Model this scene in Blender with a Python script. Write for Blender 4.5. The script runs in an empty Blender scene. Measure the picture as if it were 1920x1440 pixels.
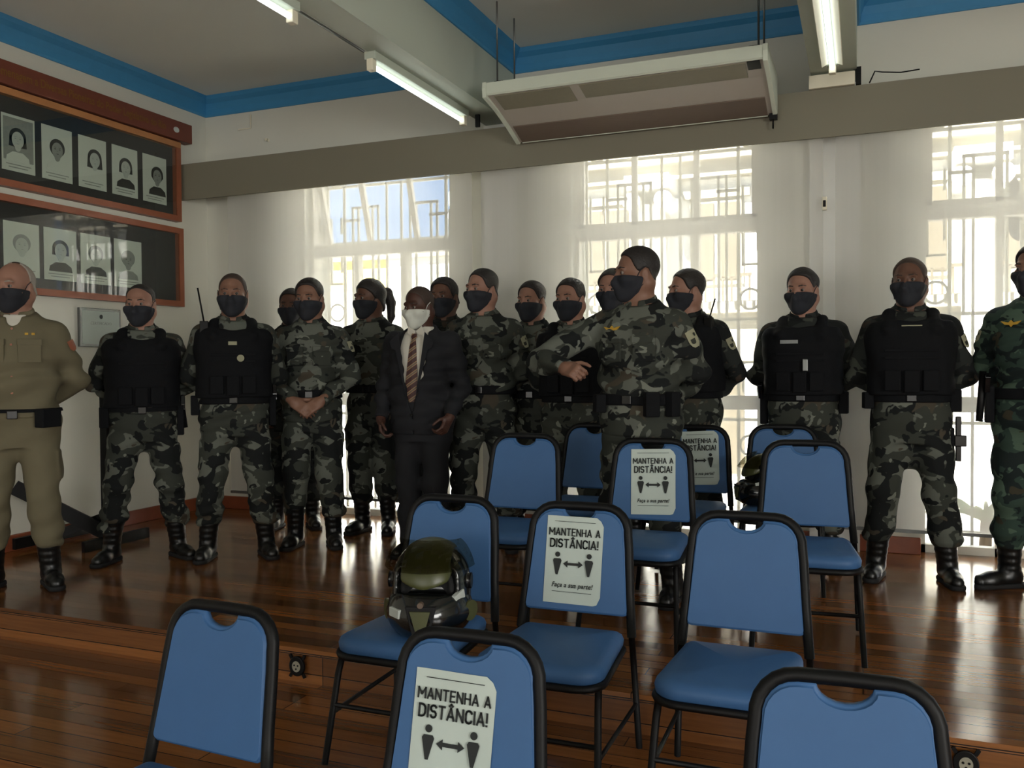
import bpy, bmesh, math, random
import numpy as np
from mathutils import Vector, Matrix
random.seed(7); RNG = np.random.default_rng(7)
SC = bpy.context.scene
COL = SC.collection
PI = math.pi

# ------------------------------------------------------------------ helpers
def lin(r, g, b):
    f = lambda c: (c/255/12.92) if c/255 <= .04045 else ((c/255+.055)/1.055)**2.4
    return (f(r), f(g), f(b), 1)

def new_mat(name):
    m = bpy.data.materials.new(name); m.use_nodes = True
    nt = m.node_tree; nt.nodes.clear()
    out = nt.nodes.new('ShaderNodeOutputMaterial')
    return m, nt, out

def N(nt, t, **kw):
    n = nt.nodes.new(t)
    for k, v in kw.items():
        if k in n.inputs: n.inputs[k].default_value = v
        else: setattr(n, k, v)
    return n

def pmat(name, col, rough=.6, metal=0., var=.12, scale=18., spec=.5, bump=0., coat=0.):
    """plain principled surface with a little procedural mottling"""
    m, nt, out = new_mat(name); L = nt.links.new
    p = N(nt, 'ShaderNodeBsdfPrincipled'); p.inputs['Roughness'].default_value = rough
    p.inputs['Metallic'].default_value = metal; p.inputs['Specular IOR Level'].default_value = spec
    if coat: p.inputs['Coat Weight'].default_value = coat
    tc = N(nt, 'ShaderNodeTexCoord'); nz = N(nt, 'ShaderNodeTexNoise', Scale=scale, Detail=3.)
    L(tc.outputs['Object'], nz.inputs['Vector'])
    mx = N(nt, 'ShaderNodeMix', data_type='RGBA')
    c = Vector(col[:3])
    mx.inputs['A'].default_value = (*(c*(1-var)), 1); mx.inputs['B'].default_value = (*(c*(1+var)), 1)
    L(nz.outputs['Fac'], mx.inputs['Factor']); L(mx.outputs['Result'], p.inputs['Base Color'])
    if bump:
        b = N(nt, 'ShaderNodeBump', Strength=bump, Distance=.01); L(nz.outputs['Fac'], b.inputs['Height']); L(b.outputs['Normal'], p.inputs['Normal'])
    L(p.outputs[0], out.inputs[0]); return m

def camo_mat(name, cols, scale=9., rough=.85):
    """blotched camouflage: three noise layers stepped over a base"""
    m, nt, out = new_mat(name); L = nt.links.new
    p = N(nt, 'ShaderNodeBsdfPrincipled', Roughness=rough); p.inputs['Specular IOR Level'].default_value = .2
    tc = N(nt, 'ShaderNodeTexCoord'); cur = None
    for i, (c, th, sc) in enumerate(cols):
        if i == 0:
            cur = N(nt, 'ShaderNodeRGB'); cur.outputs[0].default_value = (*c, 1); sock = cur.outputs[0]; continue
        mp = N(nt, 'ShaderNodeMapping'); mp.inputs['Location'].default_value = (i*7.3, i*3.1, i*5.7)
        mp.inputs['Scale'].default_value = (1, 1, 1.25)
        L(tc.outputs['Object'], mp.inputs['Vector'])
        nz = N(nt, 'ShaderNodeTexNoise', Scale=scale*sc, Detail=2.2, Roughness=.55, Distortion=.5)
        L(mp.outputs[0], nz.inputs['Vector'])
        gt = N(nt, 'ShaderNodeMapRange'); gt.inputs['From Min'].default_value = th; gt.inputs['From Max'].default_value = th+.012
        L(nz.outputs['Fac'], gt.inputs['Value'])
        mx = N(nt, 'ShaderNodeMix', data_type='RGBA'); L(gt.outputs[0], mx.inputs['Factor'])
        L(sock, mx.inputs['A']); mx.inputs['B'].default_value = (*c, 1); sock = mx.outputs['Result']
    L(sock, p.inputs['Base Color']); L(p.outputs[0], out.inputs[0]); return m

def tag(o, label=None, cat=None, group=None, kind=None):
    if label: o['label'] = label
    if cat: o['category'] = cat
    if group: o['group'] = group
    if kind: o['kind'] = kind
    return o

def thing(name, label, cat, loc=(0, 0, 0), rz=0., group=None):
    o = bpy.data.objects.new(name, None); COL.objects.link(o); o.empty_display_size = .1
    o.location = loc; o.rotation_euler = (0, 0, rz)
    return tag(o, label, cat, group)

def link(name, me, m, parent=None):
    o = bpy.data.objects.new(name, me); COL.objects.link(o)
    if m is not None:
        for mm in (m if isinstance(m, (list, tuple)) else [m]): me.materials.append(mm)
    if parent: o.parent = parent
    return o

def raw_mesh(name, V, F, smooth=True):
    me = bpy.data.meshes.new(name)
    V = np.asarray(V, np.float32); F = np.asarray(F, np.int32)
    me.vertices.add(len(V)); me.vertices.foreach_set('co', V.ravel())
    n, k = F.shape
    me.loops.add(n*k); me.loops.foreach_set('vertex_index', F.ravel())
    me.polygons.add(n); me.polygons.foreach_set('loop_start', np.arange(0, n*k, k, dtype=np.int32))
    me.polygons.foreach_set('use_smooth', np.full(n, smooth, bool))
    me.update(calc_edges=True); me.validate(); return me

class MB:
    """collects shapes into one mesh"""
    def __init__(s): s.bm = bmesh.new()
    def box(s, x0, x1, y0, y1, z0, z1, M=None, bev=0.):
        t = bmesh.new(); bmesh.ops.create_cube(t, size=1)
        for v in t.verts: v.co = Vector(((x0+x1)/2+v.co.x*(x1-x0), (y0+y1)/2+v.co.y*(y1-y0), (z0+z1)/2+v.co.z*(z1-z0)))
        if bev: bmesh.ops.bevel(t, geom=t.edges[:], offset=bev, segments=2, affect='EDGES', profile=.5)
        s._add(t, M); return s
    def _add(s, t, M=None):
        if M is not None: bmesh.ops.transform(t, matrix=M, verts=t.verts)
        me = bpy.data.meshes.new('t'); t.to_mesh(me); t.free(); s.bm.from_mesh(me); bpy.data.meshes.remove(me)
    def tube(s, pts, r, n=8, closed=False, M=None, r2=None):
        pts = [Vector(p) for p in pts]; k = len(pts); rings = []; bm = bmesh.new()
        up = None
        for i, p in enumerate(pts):
            a = pts[(i-1) % k] if (i > 0 or closed) else p; b = pts[(i+1) % k] if (i < k-1 or closed) else p
            d = (b-a).normalized()
            if up is None: up = Vector((0, 0, 1)) if abs(d.z) < .9 else Vector((0, 1, 0))
            x = d.cross(up).normalized(); up = x.cross(d).normalized()
            rr = r if r2 is None else r+(r2-r)*i/max(1, k-1)
            rings.append([bm.verts.new(p+(x*math.cos(2*PI*j/n)+up*math.sin(2*PI*j/n))*rr) for j in range(n)])
        for i in range(k if closed else k-1):
            A, B = rings[i], rings[(i+1) % k]
            for j in range(n):
                f = bm.faces.new((A[j], A[(j+1) % n], B[(j+1) % n], B[j])); f.smooth = True
        if not closed: bm.faces.new(rings[0]); bm.faces.new(rings[-1][::-1])
        s._add(bm, M); return s
    def prism(s, poly, d0, d1, M=None, smooth=False):
        """poly in local (x,z), extruded along y from d0 to d1"""
        bm = bmesh.new()
        A = [bm.verts.new((x, d0, z)) for x, z in poly]; B = [bm.verts.new((x, d1, z)) for x, z in poly]
        bm.faces.new(A); bm.faces.new(B[::-1]); n = len(poly)
        for i in range(n):
            f = bm.faces.new((A[(i+1) % n], A[i], B[i], B[(i+1) % n])); f.smooth = smooth
        bmesh.ops.recalc_face_normals(bm, faces=bm.faces)
        s._add(bm, M); return s
    def disc(s, cx, cz, rx, rz, d0, d1, n=28, M=None):
        return s.prism([(cx+rx*math.cos(2*PI*i/n), cz+rz*math.sin(2*PI*i/n)) for i in range(n)], d0, d1, M)
    def build(s, name, m, parent=None, smooth=None, bevel=0.):
        me = bpy.data.meshes.new(name); s.bm.to_mesh(me); s.bm.free()
        if smooth is not None:
            for p in me.polygons: p.use_smooth = smooth
        o = link(name, me, m, parent)
        if bevel:
            b = o.modifiers.new('bevel', 'BEVEL'); b.width = bevel; b.segments = 2; b.limit_method = 'ANGLE'
        return o

def text_mesh(body, size, cx, cz, M, off=0., shear=0., sx=1., space=1., ext=.0004):
    """flat lettering in the local xz plane, centred at (cx, cz); returns a mesh"""
    cu = bpy.data.curves.new('lettering', 'FONT'); cu.body = body; cu.size = size; cu.align_x = 'CENTER'; cu.align_y = 'CENTER'
    cu.offset = off; cu.shear = shear; cu.extrude = ext; cu.space_character = space; cu.resolution_u = 3
    o = bpy.data.objects.new('lettering', cu); COL.objects.link(o)
    dg = bpy.context.evaluated_depsgraph_get(); me = bpy.data.meshes.new_from_object(o.evaluated_get(dg))
    bpy.data.objects.remove(o); bpy.data.curves.remove(cu)
    me.transform(M @ Matrix.Translation((cx, 0, cz)) @ Matrix.Rotation(PI/2, 4, 'X') @ Matrix.Diagonal((sx, 1, 1, 1)))
    me.materials.clear()
    return me

def struct(name, mb, m, **kw):
    o = mb.build(name, m, **kw); o['kind'] = 'structure'; return o
# ------------------------------------------------------------------ implicit surfaces -> meshes
def A3(*v): return np.array(v, np.float32)
def cone(a, b, ra, rb):
    a, b = A3(*a), A3(*b); ab = b-a; L2 = max(1e-9, float(ab@ab))
    def f(P):
        t = np.clip(((P-a)@ab)/L2, 0, 1)
        return np.linalg.norm(P-a-t[:, None]*ab, axis=1)-(ra+(rb-ra)*t)
    return f, (a+b)/2, math.sqrt(L2)/2+max(ra, rb)
def ell(c, r, R=None):
    c, r = A3(*c), A3(*r); m = float(r.min()); Rm = None if R is None else np.array(R, np.float32)
    def f(P):
        q = P-c
        if Rm is not None: q = q@Rm          # into local axes (columns of R)
        k = np.linalg.norm(q/r, axis=1); k2 = np.linalg.norm(q/(r*r), axis=1)
        return k*(k-1)/np.maximum(k2, 1e-6)
    return f, c, float(r.max())
def rbox(c, h, rad, R=None):
    c, h = A3(*c), A3(*h); Rm = None if R is None else np.array(R, np.float32)
    def f(P):
        q = P-c
        if Rm is not None: q = q@Rm
        q = np.abs(q)-(h-rad); return np.linalg.norm(np.maximum(q, 0), axis=1)+np.minimum(q.max(1), 0)-rad
    return f, c, float(np.linalg.norm(h))
def smin(a, b, k):
    if k <= 0: return np.minimum(a, b)
    h = np.clip(.5+.5*(b-a)/k, 0, 1); return b+(a-b)*h-k*h*(1-h)

class Sdf:
    def __init__(s): s.ops = []
    def u(s, prim, k=.02): s.ops.append(('u', k)+prim); return s
    def ball(s, c, r, k=.02): return s.u(cone(c, c, r, r), k)
    def cut(s, prim, k=.01): s.ops.append(('s', k)+prim); return s
    def clip(s, fn, k=0.): s.ops.append(('i', k, fn, None, 0)); return s      # keep fn < 0
    def fn(s, fn, c, r, k=.02): s.ops.append(('u', k, fn, A3(*c), r)); return s
    def warp(s, fn): s.ops.append(('w', 0, fn, None, 0)); return s             # add a displacement
    def eval(s, P, blocks=None):
        d = np.full(len(P), .3, np.float32)
        for op, k, fn, c, r in s.ops:
            if blocks is not None and op in 'us' and c is not None:
                cen, br, m = blocks; sel = np.linalg.norm(cen-c, axis=1) < r+br+k+.01
                if not sel.any(): continue
                idx = np.repeat(sel, m); v = fn(P[idx])
                if op == 'u': d[idx] = smin(d[idx], v, k)
                else: d[idx] = -smin(-d[idx], v, k)
            elif op == 'u': d = smin(d, fn(P), k)
            elif op == 's': d = -smin(-d, fn(P), k)
            elif op == 'i': d = -smin(-d, -fn(P), k)
            elif op == 'w': d = d+fn(P)
        return d.astype(np.float32)

def sdf_mesh(name, S, lo, hi, h, slack=1.6, keep=0):
    """sparse surface nets over a bounding box"""
    B = 8; lo = np.array(lo, np.float32); nb = np.ceil((np.array(hi)-lo)/(B*h)).astype(int)
    bi = np.stack(np.meshgrid(*[np.arange(n) for n in nb], indexing='ij'), -1).reshape(-1, 3)
    cen = lo+(bi+.5)*B*h; br = B*h*.8661
    d = S.eval(cen.astype(np.float32)); bi = bi[np.abs(d) < br*slack+.012]; cen = lo+(bi+.5)*B*h; n = len(bi)
    g = np.stack(np.meshgrid(*[np.arange(B+1)]*3, indexing='ij'), -1).reshape(-1, 3)
    P = (lo+(bi[:, None]*B+g[None])*h).astype(np.float32).reshape(-1, 3)
    D = S.eval(P, (cen.astype(np.float32), br, (B+1)**3)).reshape(n, B+1, B+1, B+1)
    cs = [(i, j, k) for i in (0, 1) for j in (0, 1) for k in (0, 1)]
    sl = lambda o: (slice(None),)+tuple(slice(c, B+c) for c in o)
    C = np.stack([D[sl(c)] for c in cs], -1)
    act = (C.min(-1) < 0) & (C.max(-1) >= 0)
    w = np.argwhere(act); Ca = C[act]
    acc = np.zeros((len(w), 3), np.float32); cnt = np.zeros(len(w), np.float32)
    for a in range(8):
        for ax, st in ((0, 4), (1, 2), (2, 1)):
            if cs[a][ax]: continue
            da, db = Ca[:, a], Ca[:, a+st]; m = (da < 0) != (db < 0)
            t = np.where(m, da/np.where(m, da-db, 1), 0); p = np.tile(np.array(cs[a], np.float32), (len(w), 1)); p[:, ax] += t
            acc[m] += p[m]; cnt[m] += 1
    gc = bi[w[:, 0]]*B+w[:, 1:]; V = lo+(gc+acc/cnt[:, None])*h
    dim = nb*B+2; ids = np.full(dim, -1, np.int32); ids[tuple(gc.T)] = np.arange(len(gc))
    F = []
    for ax in range(3):
        u, v = [(1, 2), (2, 0), (0, 1)][ax]
        hi_ = [slice(None)]+[slice(0, B)]*3; hi_[ax+1] = slice(1, B+1)
        d0 = D[:, :B, :B, :B]; d1 = D[tuple(hi_)]
        m = (d0 < 0) != (d1 < 0); e = np.argwhere(m); gg = bi[e[:, 0]]*B+e[:, 1:]; fl_ = d0[m] < 0
        q = []
        for du, dv in ((1, 1), (0, 1), (0, 0), (1, 0)):
            c = gg.copy(); c[:, u] -= du; c[:, v] -= dv; ok = (c >= 0).all(1); i = np.where(ok, ids[tuple(np.maximum(c, 0).T)], -1); q.append(i)
        q = np.stack(q, 1); fl_ = fl_[(q >= 0).all(1)]; q = q[(q >= 0).all(1)]
        q[~fl_] = q[~fl_][:, ::-1]; F.append(q)
    F = np.concatenate(F)
    # one pass of smoothing
    s = np.zeros_like(V); c = np.zeros(len(V), np.float32)
    for a, b in ((0, 1), (1, 2), (2, 3), (3, 0)):
        np.add.at(s, F[:, a], V[F[:, b]]); np.add.at(c, F[:, a], 1); np.add.at(s, F[:, b], V[F[:, a]]); np.add.at(c, F[:, b], 1)
    V = V*.5+.5*s/np.maximum(c, 1)[:, None]
    return V, F

def sdf_obj(name, S, lo, hi, h, m, parent, scale=1., slack=1.6):
    V, F = sdf_mesh(name, S, lo, hi, h, slack); return link(name, raw_mesh(name, V*scale, F), m, parent)
# ------------------------------------------------------------------ materials
M = {}
M['wall'] = pmat('painted_wall', lin(218, 217, 205), .75, var=.03, scale=3)
M['pil'] = pmat('white_pilaster', lin(240, 240, 236), .6, var=.01, scale=3)
M['ceil'] = pmat('painted_ceiling', lin(228, 230, 222), .8, var=.03, scale=2)
M['beam'] = pmat('painted_beam', lin(182, 190, 176), .6, var=.02, scale=3)
M['blue'] = pmat('blue_crown_paint', lin(66, 144, 194), .55, var=.05)
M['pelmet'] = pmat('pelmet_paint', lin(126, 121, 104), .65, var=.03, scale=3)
M['base'] = pmat('varnished_baseboard', lin(140, 74, 48), .35, var=.25, scale=12)
M['wood_red'] = pmat('red_varnished_wood', lin(146, 84, 58), .4, var=.2, scale=10)
M['wood_dark'] = pmat('dark_red_board', lin(112, 58, 42), .5, var=.2, scale=10)
M['wood_gold'] = pmat('light_varnished_wood', lin(178, 122, 76), .4, var=.15, scale=10)
M['felt'] = pmat('black_display_felt', lin(52, 52, 54), .9, var=.2, scale=40)
M['photo'] = pmat('photo_paper', lin(218, 224, 216), .6, var=.03, scale=30)
M['ink_d'] = pmat('photo_dark_grey', lin(52, 54, 54), .6, var=.35, scale=60)
M['ink_m'] = pmat('photo_mid_grey', lin(150, 154, 150), .6, var=.2, scale=50)
M['ink_l'] = pmat('photo_light_grey', lin(196, 202, 196), .6, var=.1, scale=50)
M['gold'] = pmat('gilt_lettering', lin(120, 84, 26), .4, var=.2)
M['black'] = pmat('black_enamel', lin(8, 8, 9), .5, spec=.25, var=.2, scale=30)
M['blackmat'] = pmat('matt_black', lin(17, 17, 19), .8, var=.2, scale=30)
M['blackplastic'] = pmat('black_gloss_plastic', lin(16, 16, 18), .22, var=.2, scale=25)
M['pad'] = pmat('blue_vinyl', lin(58, 96, 142), .5, var=.07, scale=14, spec=.35, bump=.03)
M['paper'] = pmat('notice_paper', lin(186, 197, 190), .75, var=.02, scale=12)
M['ink'] = pmat('printed_ink', lin(30, 34, 34), .7, var=.1)
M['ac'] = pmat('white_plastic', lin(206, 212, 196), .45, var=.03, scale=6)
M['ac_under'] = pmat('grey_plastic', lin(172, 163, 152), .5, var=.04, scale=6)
M['ac_grille'] = pmat('beige_grille', lin(128, 122, 102), .6, var=.06, scale=40)
M['ac_out'] = pmat('brown_louvre', lin(104, 88, 76), .6, var=.06, scale=20)
M['steel'] = pmat('dull_steel', lin(120, 122, 120), .4, metal=.8, var=.1)
M['grille'] = pmat('painted_iron', lin(200, 198, 186), .6, var=.05)
M['frame'] = pmat('painted_window_wood', lin(220, 216, 204), .5, var=.03)
M['cream'] = pmat('cream_box', lin(232, 226, 204), .5, var=.04)
M['bldg'] = pmat('pale_render', lin(230, 228, 220), .9, var=.04, scale=1.5)
M['bldg2'] = pmat('beige_stone', lin(146, 140, 122), .9, var=.06, scale=1.5)
M['bldgwin'] = pmat('facade_window', lin(84, 76, 60), .4, var=.1, scale=3)
M['yellow'] = pmat('yellow_render', lin(226, 200, 96), .9, var=.08, scale=1)
M['street'] = pmat('street_paving', lin(170, 165, 155), .9, var=.1, scale=.6)
M['leaf'] = pmat('palm_leaf', lin(120, 130, 70), .7, var=.25)
M['trunk'] = pmat('palm_trunk', lin(120, 100, 76), .9, var=.2)
M['blueglass'] = pmat('blue_cap', lin(40, 80, 140), .4)

def emit_mat(name, col, s):
    m, nt, out = new_mat(name); e = N(nt, 'ShaderNodeEmission', Strength=s); e.inputs[0].default_value = col
    nt.links.new(e.outputs[0], out.inputs[0]); return m
M['tube'] = emit_mat('fluorescent_glow', (.93, 1., .95, 1), 3.6)

def glass_mat(name, tint=(1, 1, 1, 1), ior=1.45, rough=.02, extra=0.):
    """thin pane: transparent with a fresnel reflection"""
    m, nt, out = new_mat(name); L = nt.links.new
    t = N(nt, 'ShaderNodeBsdfTransparent'); t.inputs[0].default_value = tint
    g = N(nt, 'ShaderNodeBsdfGlossy', Roughness=rough); f = N(nt, 'ShaderNodeFresnel', IOR=ior)
    a = N(nt, 'ShaderNodeMath', operation='ADD'); a.inputs[1].default_value = extra; L(f.outputs[0], a.inputs[0])
    ge = N(nt, 'ShaderNodeNewGeometry'); iv = N(nt, 'ShaderNodeMath', operation='SUBTRACT'); iv.inputs[0].default_value = 1.; L(ge.outputs['Backfacing'], iv.inputs[1])
    ml = N(nt, 'ShaderNodeMath', operation='MULTIPLY'); L(a.outputs[0], ml.inputs[0]); L(iv.outputs[0], ml.inputs[1]); a = ml
    mx = N(nt, 'ShaderNodeMixShader'); L(a.outputs[0], mx.inputs[0]); L(t.outputs[0], mx.inputs[1]); L(g.outputs[0], mx.inputs[2])
    L(mx.outputs[0], out.inputs[0]); return m
M['pane'] = glass_mat('window_pane', (.97, .98, .97, 1), 1.3)
M['caseglass'] = glass_mat('case_glass', (.9, .92, .9, 1), 1.5, extra=.03)
M['visor'] = glass_mat('smoked_visor', (.50, .48, .40, 1), 1.5, extra=.06, rough=.1)

def blind_mat():
    m, nt, out = new_mat('sheer_screen_cloth'); L = nt.links.new
    tc = N(nt, 'ShaderNodeTexCoord'); w = N(nt, 'ShaderNodeTexNoise', Scale=3., Detail=2.)
    mp = N(nt, 'ShaderNodeMapping'); mp.inputs['Scale'].default_value = (9, 1, .25)
    L(tc.outputs['Object'], mp.inputs[0]); L(mp.outputs[0], w.inputs['Vector'])
    mx = N(nt, 'ShaderNodeMix', data_type='RGBA'); mx.inputs['A'].default_value = lin(218, 217, 212); mx.inputs['B'].default_value = lin(226, 225, 220)
    L(w.outputs['Fac'], mx.inputs['Factor'])
    d = N(nt, 'ShaderNodeBsdfDiffuse'); t = N(nt, 'ShaderNodeBsdfTranslucent'); tr = N(nt, 'ShaderNodeBsdfTransparent')
    L(mx.outputs['Result'], d.inputs[0]); L(mx.outputs['Result'], t.inputs[0])
    a = N(nt, 'ShaderNodeMixShader'); a.inputs[0].default_value = .55; L(d.outputs[0], a.inputs[1]); L(t.outputs[0], a.inputs[2])
    b = N(nt, 'ShaderNodeMixShader'); b.inputs[0].default_value = .42; L(a.outputs[0], b.inputs[1]); L(tr.outputs[0], b.inputs[2])
    L(b.outputs[0], out.inputs[0]); return m
M['blind'] = blind_mat()

def floor_mat():
    m, nt, out = new_mat('varnished_planks'); L = nt.links.new
    tc = N(nt, 'ShaderNodeTexCoord'); sp = N(nt, 'ShaderNodeSeparateXYZ'); cb = N(nt, 'ShaderNodeCombineXYZ')
    L(tc.outputs['Object'], sp.inputs[0]); ad = N(nt, 'ShaderNodeMath', operation='ADD')
    L(sp.outputs['Y'], ad.inputs[0]); L(sp.outputs['Z'], ad.inputs[1]); L(sp.outputs['X'], cb.inputs['X']); L(ad.outputs[0], cb.inputs['Y'])
    br = N(nt, 'ShaderNodeTexBrick', Scale=1.); br.offset = .37; br.offset_frequency = 3
    br.inputs['Brick Width'].default_value = 2.1; br.inputs['Row Height'].default_value = .078; br.inputs['Mortar Size'].default_value = .0022
    br.inputs['Mortar Smooth'].default_value = .1; br.inputs['Bias'].default_value = -.1
    br.inputs['Color1'].default_value = lin(142, 90, 46); br.inputs['Color2'].default_value = lin(82, 50, 28); br.inputs['Mortar'].default_value = lin(30, 16, 8)
    L(cb.outputs[0], br.inputs['Vector'])
    mp = N(nt, 'ShaderNodeMapping'); mp.inputs['Scale'].default_value = (1.2, 26, 1); L(cb.outputs[0], mp.inputs[0])
    nz = N(nt, 'ShaderNodeTexNoise', Scale=2.2, Detail=5., Roughness=.6); L(mp.outputs[0], nz.inputs['Vector'])
    mr = N(nt, 'ShaderNodeMapRange'); mr.inputs['To Min'].default_value = .55; mr.inputs['To Max'].default_value = 1.4; L(nz.outputs['Fac'], mr.inputs['Value'])
    mm = N(nt, 'ShaderNodeMix', data_type='RGBA', blend_type='MULTIPLY'); mm.inputs['Factor'].default_value = 1.
    L(br.outputs['Color'], mm.inputs['A']); L(mr.outputs[0], mm.inputs['B'])
    p = N(nt, 'ShaderNodeBsdfPrincipled'); p.inputs['Specular IOR Level'].default_value = .75
    n2 = N(nt, 'ShaderNodeTexNoise', Scale=5., Detail=2.); L(tc.outputs['Object'], n2.inputs['Vector'])
    r2 = N(nt, 'ShaderNodeMapRange'); r2.inputs['To Min'].default_value = .10; r2.inputs['To Max'].default_value = .21; L(n2.outputs['Fac'], r2.inputs['Value'])
    L(r2.outputs[0], p.inputs['Roughness']); L(mm.outputs['Result'], p.inputs['Base Color'])
    b = N(nt, 'ShaderNodeBump', Strength=.25, Distance=.004); L(br.outputs['Fac'], b.inputs['Height']); b.invert = True; L(b.outputs[0], p.inputs['Normal'])
    L(p.outputs[0], out.inputs[0]); return m
M['floor'] = floor_mat()

# ------------------------------------------------------------------ camera, world
CAMZ = 1.19; FPX = 1637.5
cam = bpy.data.cameras.new('camera'); co = bpy.data.objects.new('camera', cam); COL.objects.link(co)
yaw, pit, rol = map(math.radians, (21.93, -1.22, -.41))
fwd = Vector((-math.sin(yaw), math.cos(yaw), 0)); rgt = Vector((math.cos(yaw), math.sin(yaw), 0)); up = Vector((0, 0, 1))
f2 = fwd*math.cos(pit)+up*math.sin(pit); u2 = up*math.cos(pit)-fwd*math.sin(pit)
r3 = rgt*math.cos(rol)+u2*math.sin(rol); u3 = u2*math.cos(rol)-rgt*math.sin(rol)
mw = Matrix((r3, u3, -f2)).transposed().to_4x4(); mw.translation = (0, 0, CAMZ); co.matrix_world = mw
cam.sensor_width = 36; cam.lens = FPX/1920*36; cam.clip_start = .05; cam.clip_end = 200
SC.camera = co
def ray(px, py): return r3*((px-960)/FPX)-u3*((py-720)/FPX)+f2
O = Vector((0, 0, CAMZ))
def on_z(px, py, z): d = ray(px, py); return O+d*((z-CAMZ)/d.z)
def on_y(px, py, y): d = ray(px, py); return O+d*(y/d.y)
def on_x(px, py, x): d = ray(px, py); return O+d*(x/d.x)

# ------------------------------------------------------------------ room shell
XL, XR, YB, YR, ZC = -5.176, 5.2, 5.946, -5.2, 3.46
S1, S2, Z1, Z2 = 3.07, 2.1, -.145, -.29
fl = MB()
fl.prism([(S1, -.6), (S1, 0), (YB+.3, 0), (YB+.3, -.6)], 0, 1)
fl.bm.free(); fl.bm = bmesh.new()
def stairs(x0, x1):
    prof = [(YR, Z2), (S2, Z2), (S2, Z1), (S1, Z1), (S1, 0), (YB+.36, 0), (YB+.36, -.7), (YR, -.7)]
    bm = bmesh.new(); A = [bm.verts.new((x0, y, z)) for y, z in prof]; B = [bm.verts.new((x1, y, z)) for y, z in prof]
    bm.faces.new(A); bm.faces.new(B[::-1])
    for i in range(len(prof)): j = (i+1) % len(prof); bm.faces.new((A[j], A[i], B[i], B[j]))
    bmesh.ops.recalc_face_normals(bm, faces=bm.faces); fl._add(bm)
stairs(XL-.2, XR+.2); struct('floor', fl, M['floor'])
nose = MB(); nose.box(XL, XR, S1-.012, S1+.03, -.022, .003); struct('trim_1', nose, M['floor'])
struct('wall_left', MB().box(XL-.2, XL, YR-.2, YB+.36, -.7, ZC+.2), M['wall'])
struct('wall_right', MB().box(XR, XR+.2, YR-.2, YB+.36, -.7, ZC+.2), M['wall'])
struct('wall_rear', MB().box(XL, XR, YR-.2, YR, -.7, ZC+.2), M['wall'])
struct('ceiling', MB().box(XL-.2, XR+.2, YR-.2, YB+.36, ZC, ZC+.2), M['ceil'])
# back wall with four french-window openings
WIN = [(-4.19, -2.89), (-1.93, -.63), (.33, 1.63), (2.59, 3.89)]
WTOP = 2.89; WY = 6.06
bw = MB(); xs = [XL]+[v for w in WIN for v in w]+[XR]
for i in range(0, len(xs), 2): bw.box(xs[i], xs[i+1], YB, YB+.36, -.7, ZC+.2)
for a, b in WIN: bw.box(a, b, YB, YB+.36, WTOP, ZC+.2)
struct('wall_back', bw, M['wall'])
# baseboards
struct('baseboard_left', MB().box(XL, XL+.022, S1, YB, 0, .105, bev=.004), M['base'])
bb = MB()
for i in range(0, len(xs), 2): bb.box(xs[i]+.022 if i == 0 else xs[i], xs[i+1], YB-.022, YB, 0, .105, bev=.004)
struct('baseboard_back', bb, M['base'])
# beams with pilasters
BX = [(-2.56, -2.363), (-.30, -.04), (1.96, 2.2)]; ZBEAM = 2.94
for i, (a, b) in enumerate(BX):
    struct('trim_%d' % (2+i), MB().box(a, b, YR, YB, ZBEAM, ZC), M['beam'])
    struct('trim_%d' % (5+i), MB().box(a-.02, b+.02, YB-.06, YB, 0, ZBEAM), M['pil'])
# blue crown moulding round each ceiling bay
def crown(x0, x1):
    mb = MB(); y0, y1 = YR, YB
    prof = [(0, -.155), (.012, -.155), (.02, -.14), (.024, -.10), (.04, -.055), (.07, -.028), (.078, -.012), (.085, 0), (0, 0)]
    rings = []
    bm = bmesh.new()
    for cx, cy, sx, sy in ((x0, y0, 1, 1), (x1, y0, -1, 1), (x1, y1, -1, -1), (x0, y1, 1, -1)):
        rings.append([bm.verts.new((cx+sx*p, cy+sy*p, ZC+z)) for p, z in prof])
    for i in range(4):
        A, B = rings[i], rings[(i+1) % 4]
        for j in range(len(prof)): k = (j+1) % len(prof); bm.faces.new((A[j], A[k], B[k], B[j]))
    bmesh.ops.recalc_face_normals(bm, faces=bm.faces); mb._add(bm); return mb
bays = [XL]+[v for b in BX for v in b]+[XR]
for i in range(0, len(bays), 2): struct('trim_%d' % (8+i//2), crown(bays[i], bays[i+1]), M['blue'])
# pelmet board in front of the blinds
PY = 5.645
struct('trim_12', MB().box(XL, XR, PY-.02, PY, 2.553, 2.842).box(XL, XR, PY, YB, 2.83, 2.842), M['pelmet'])

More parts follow.
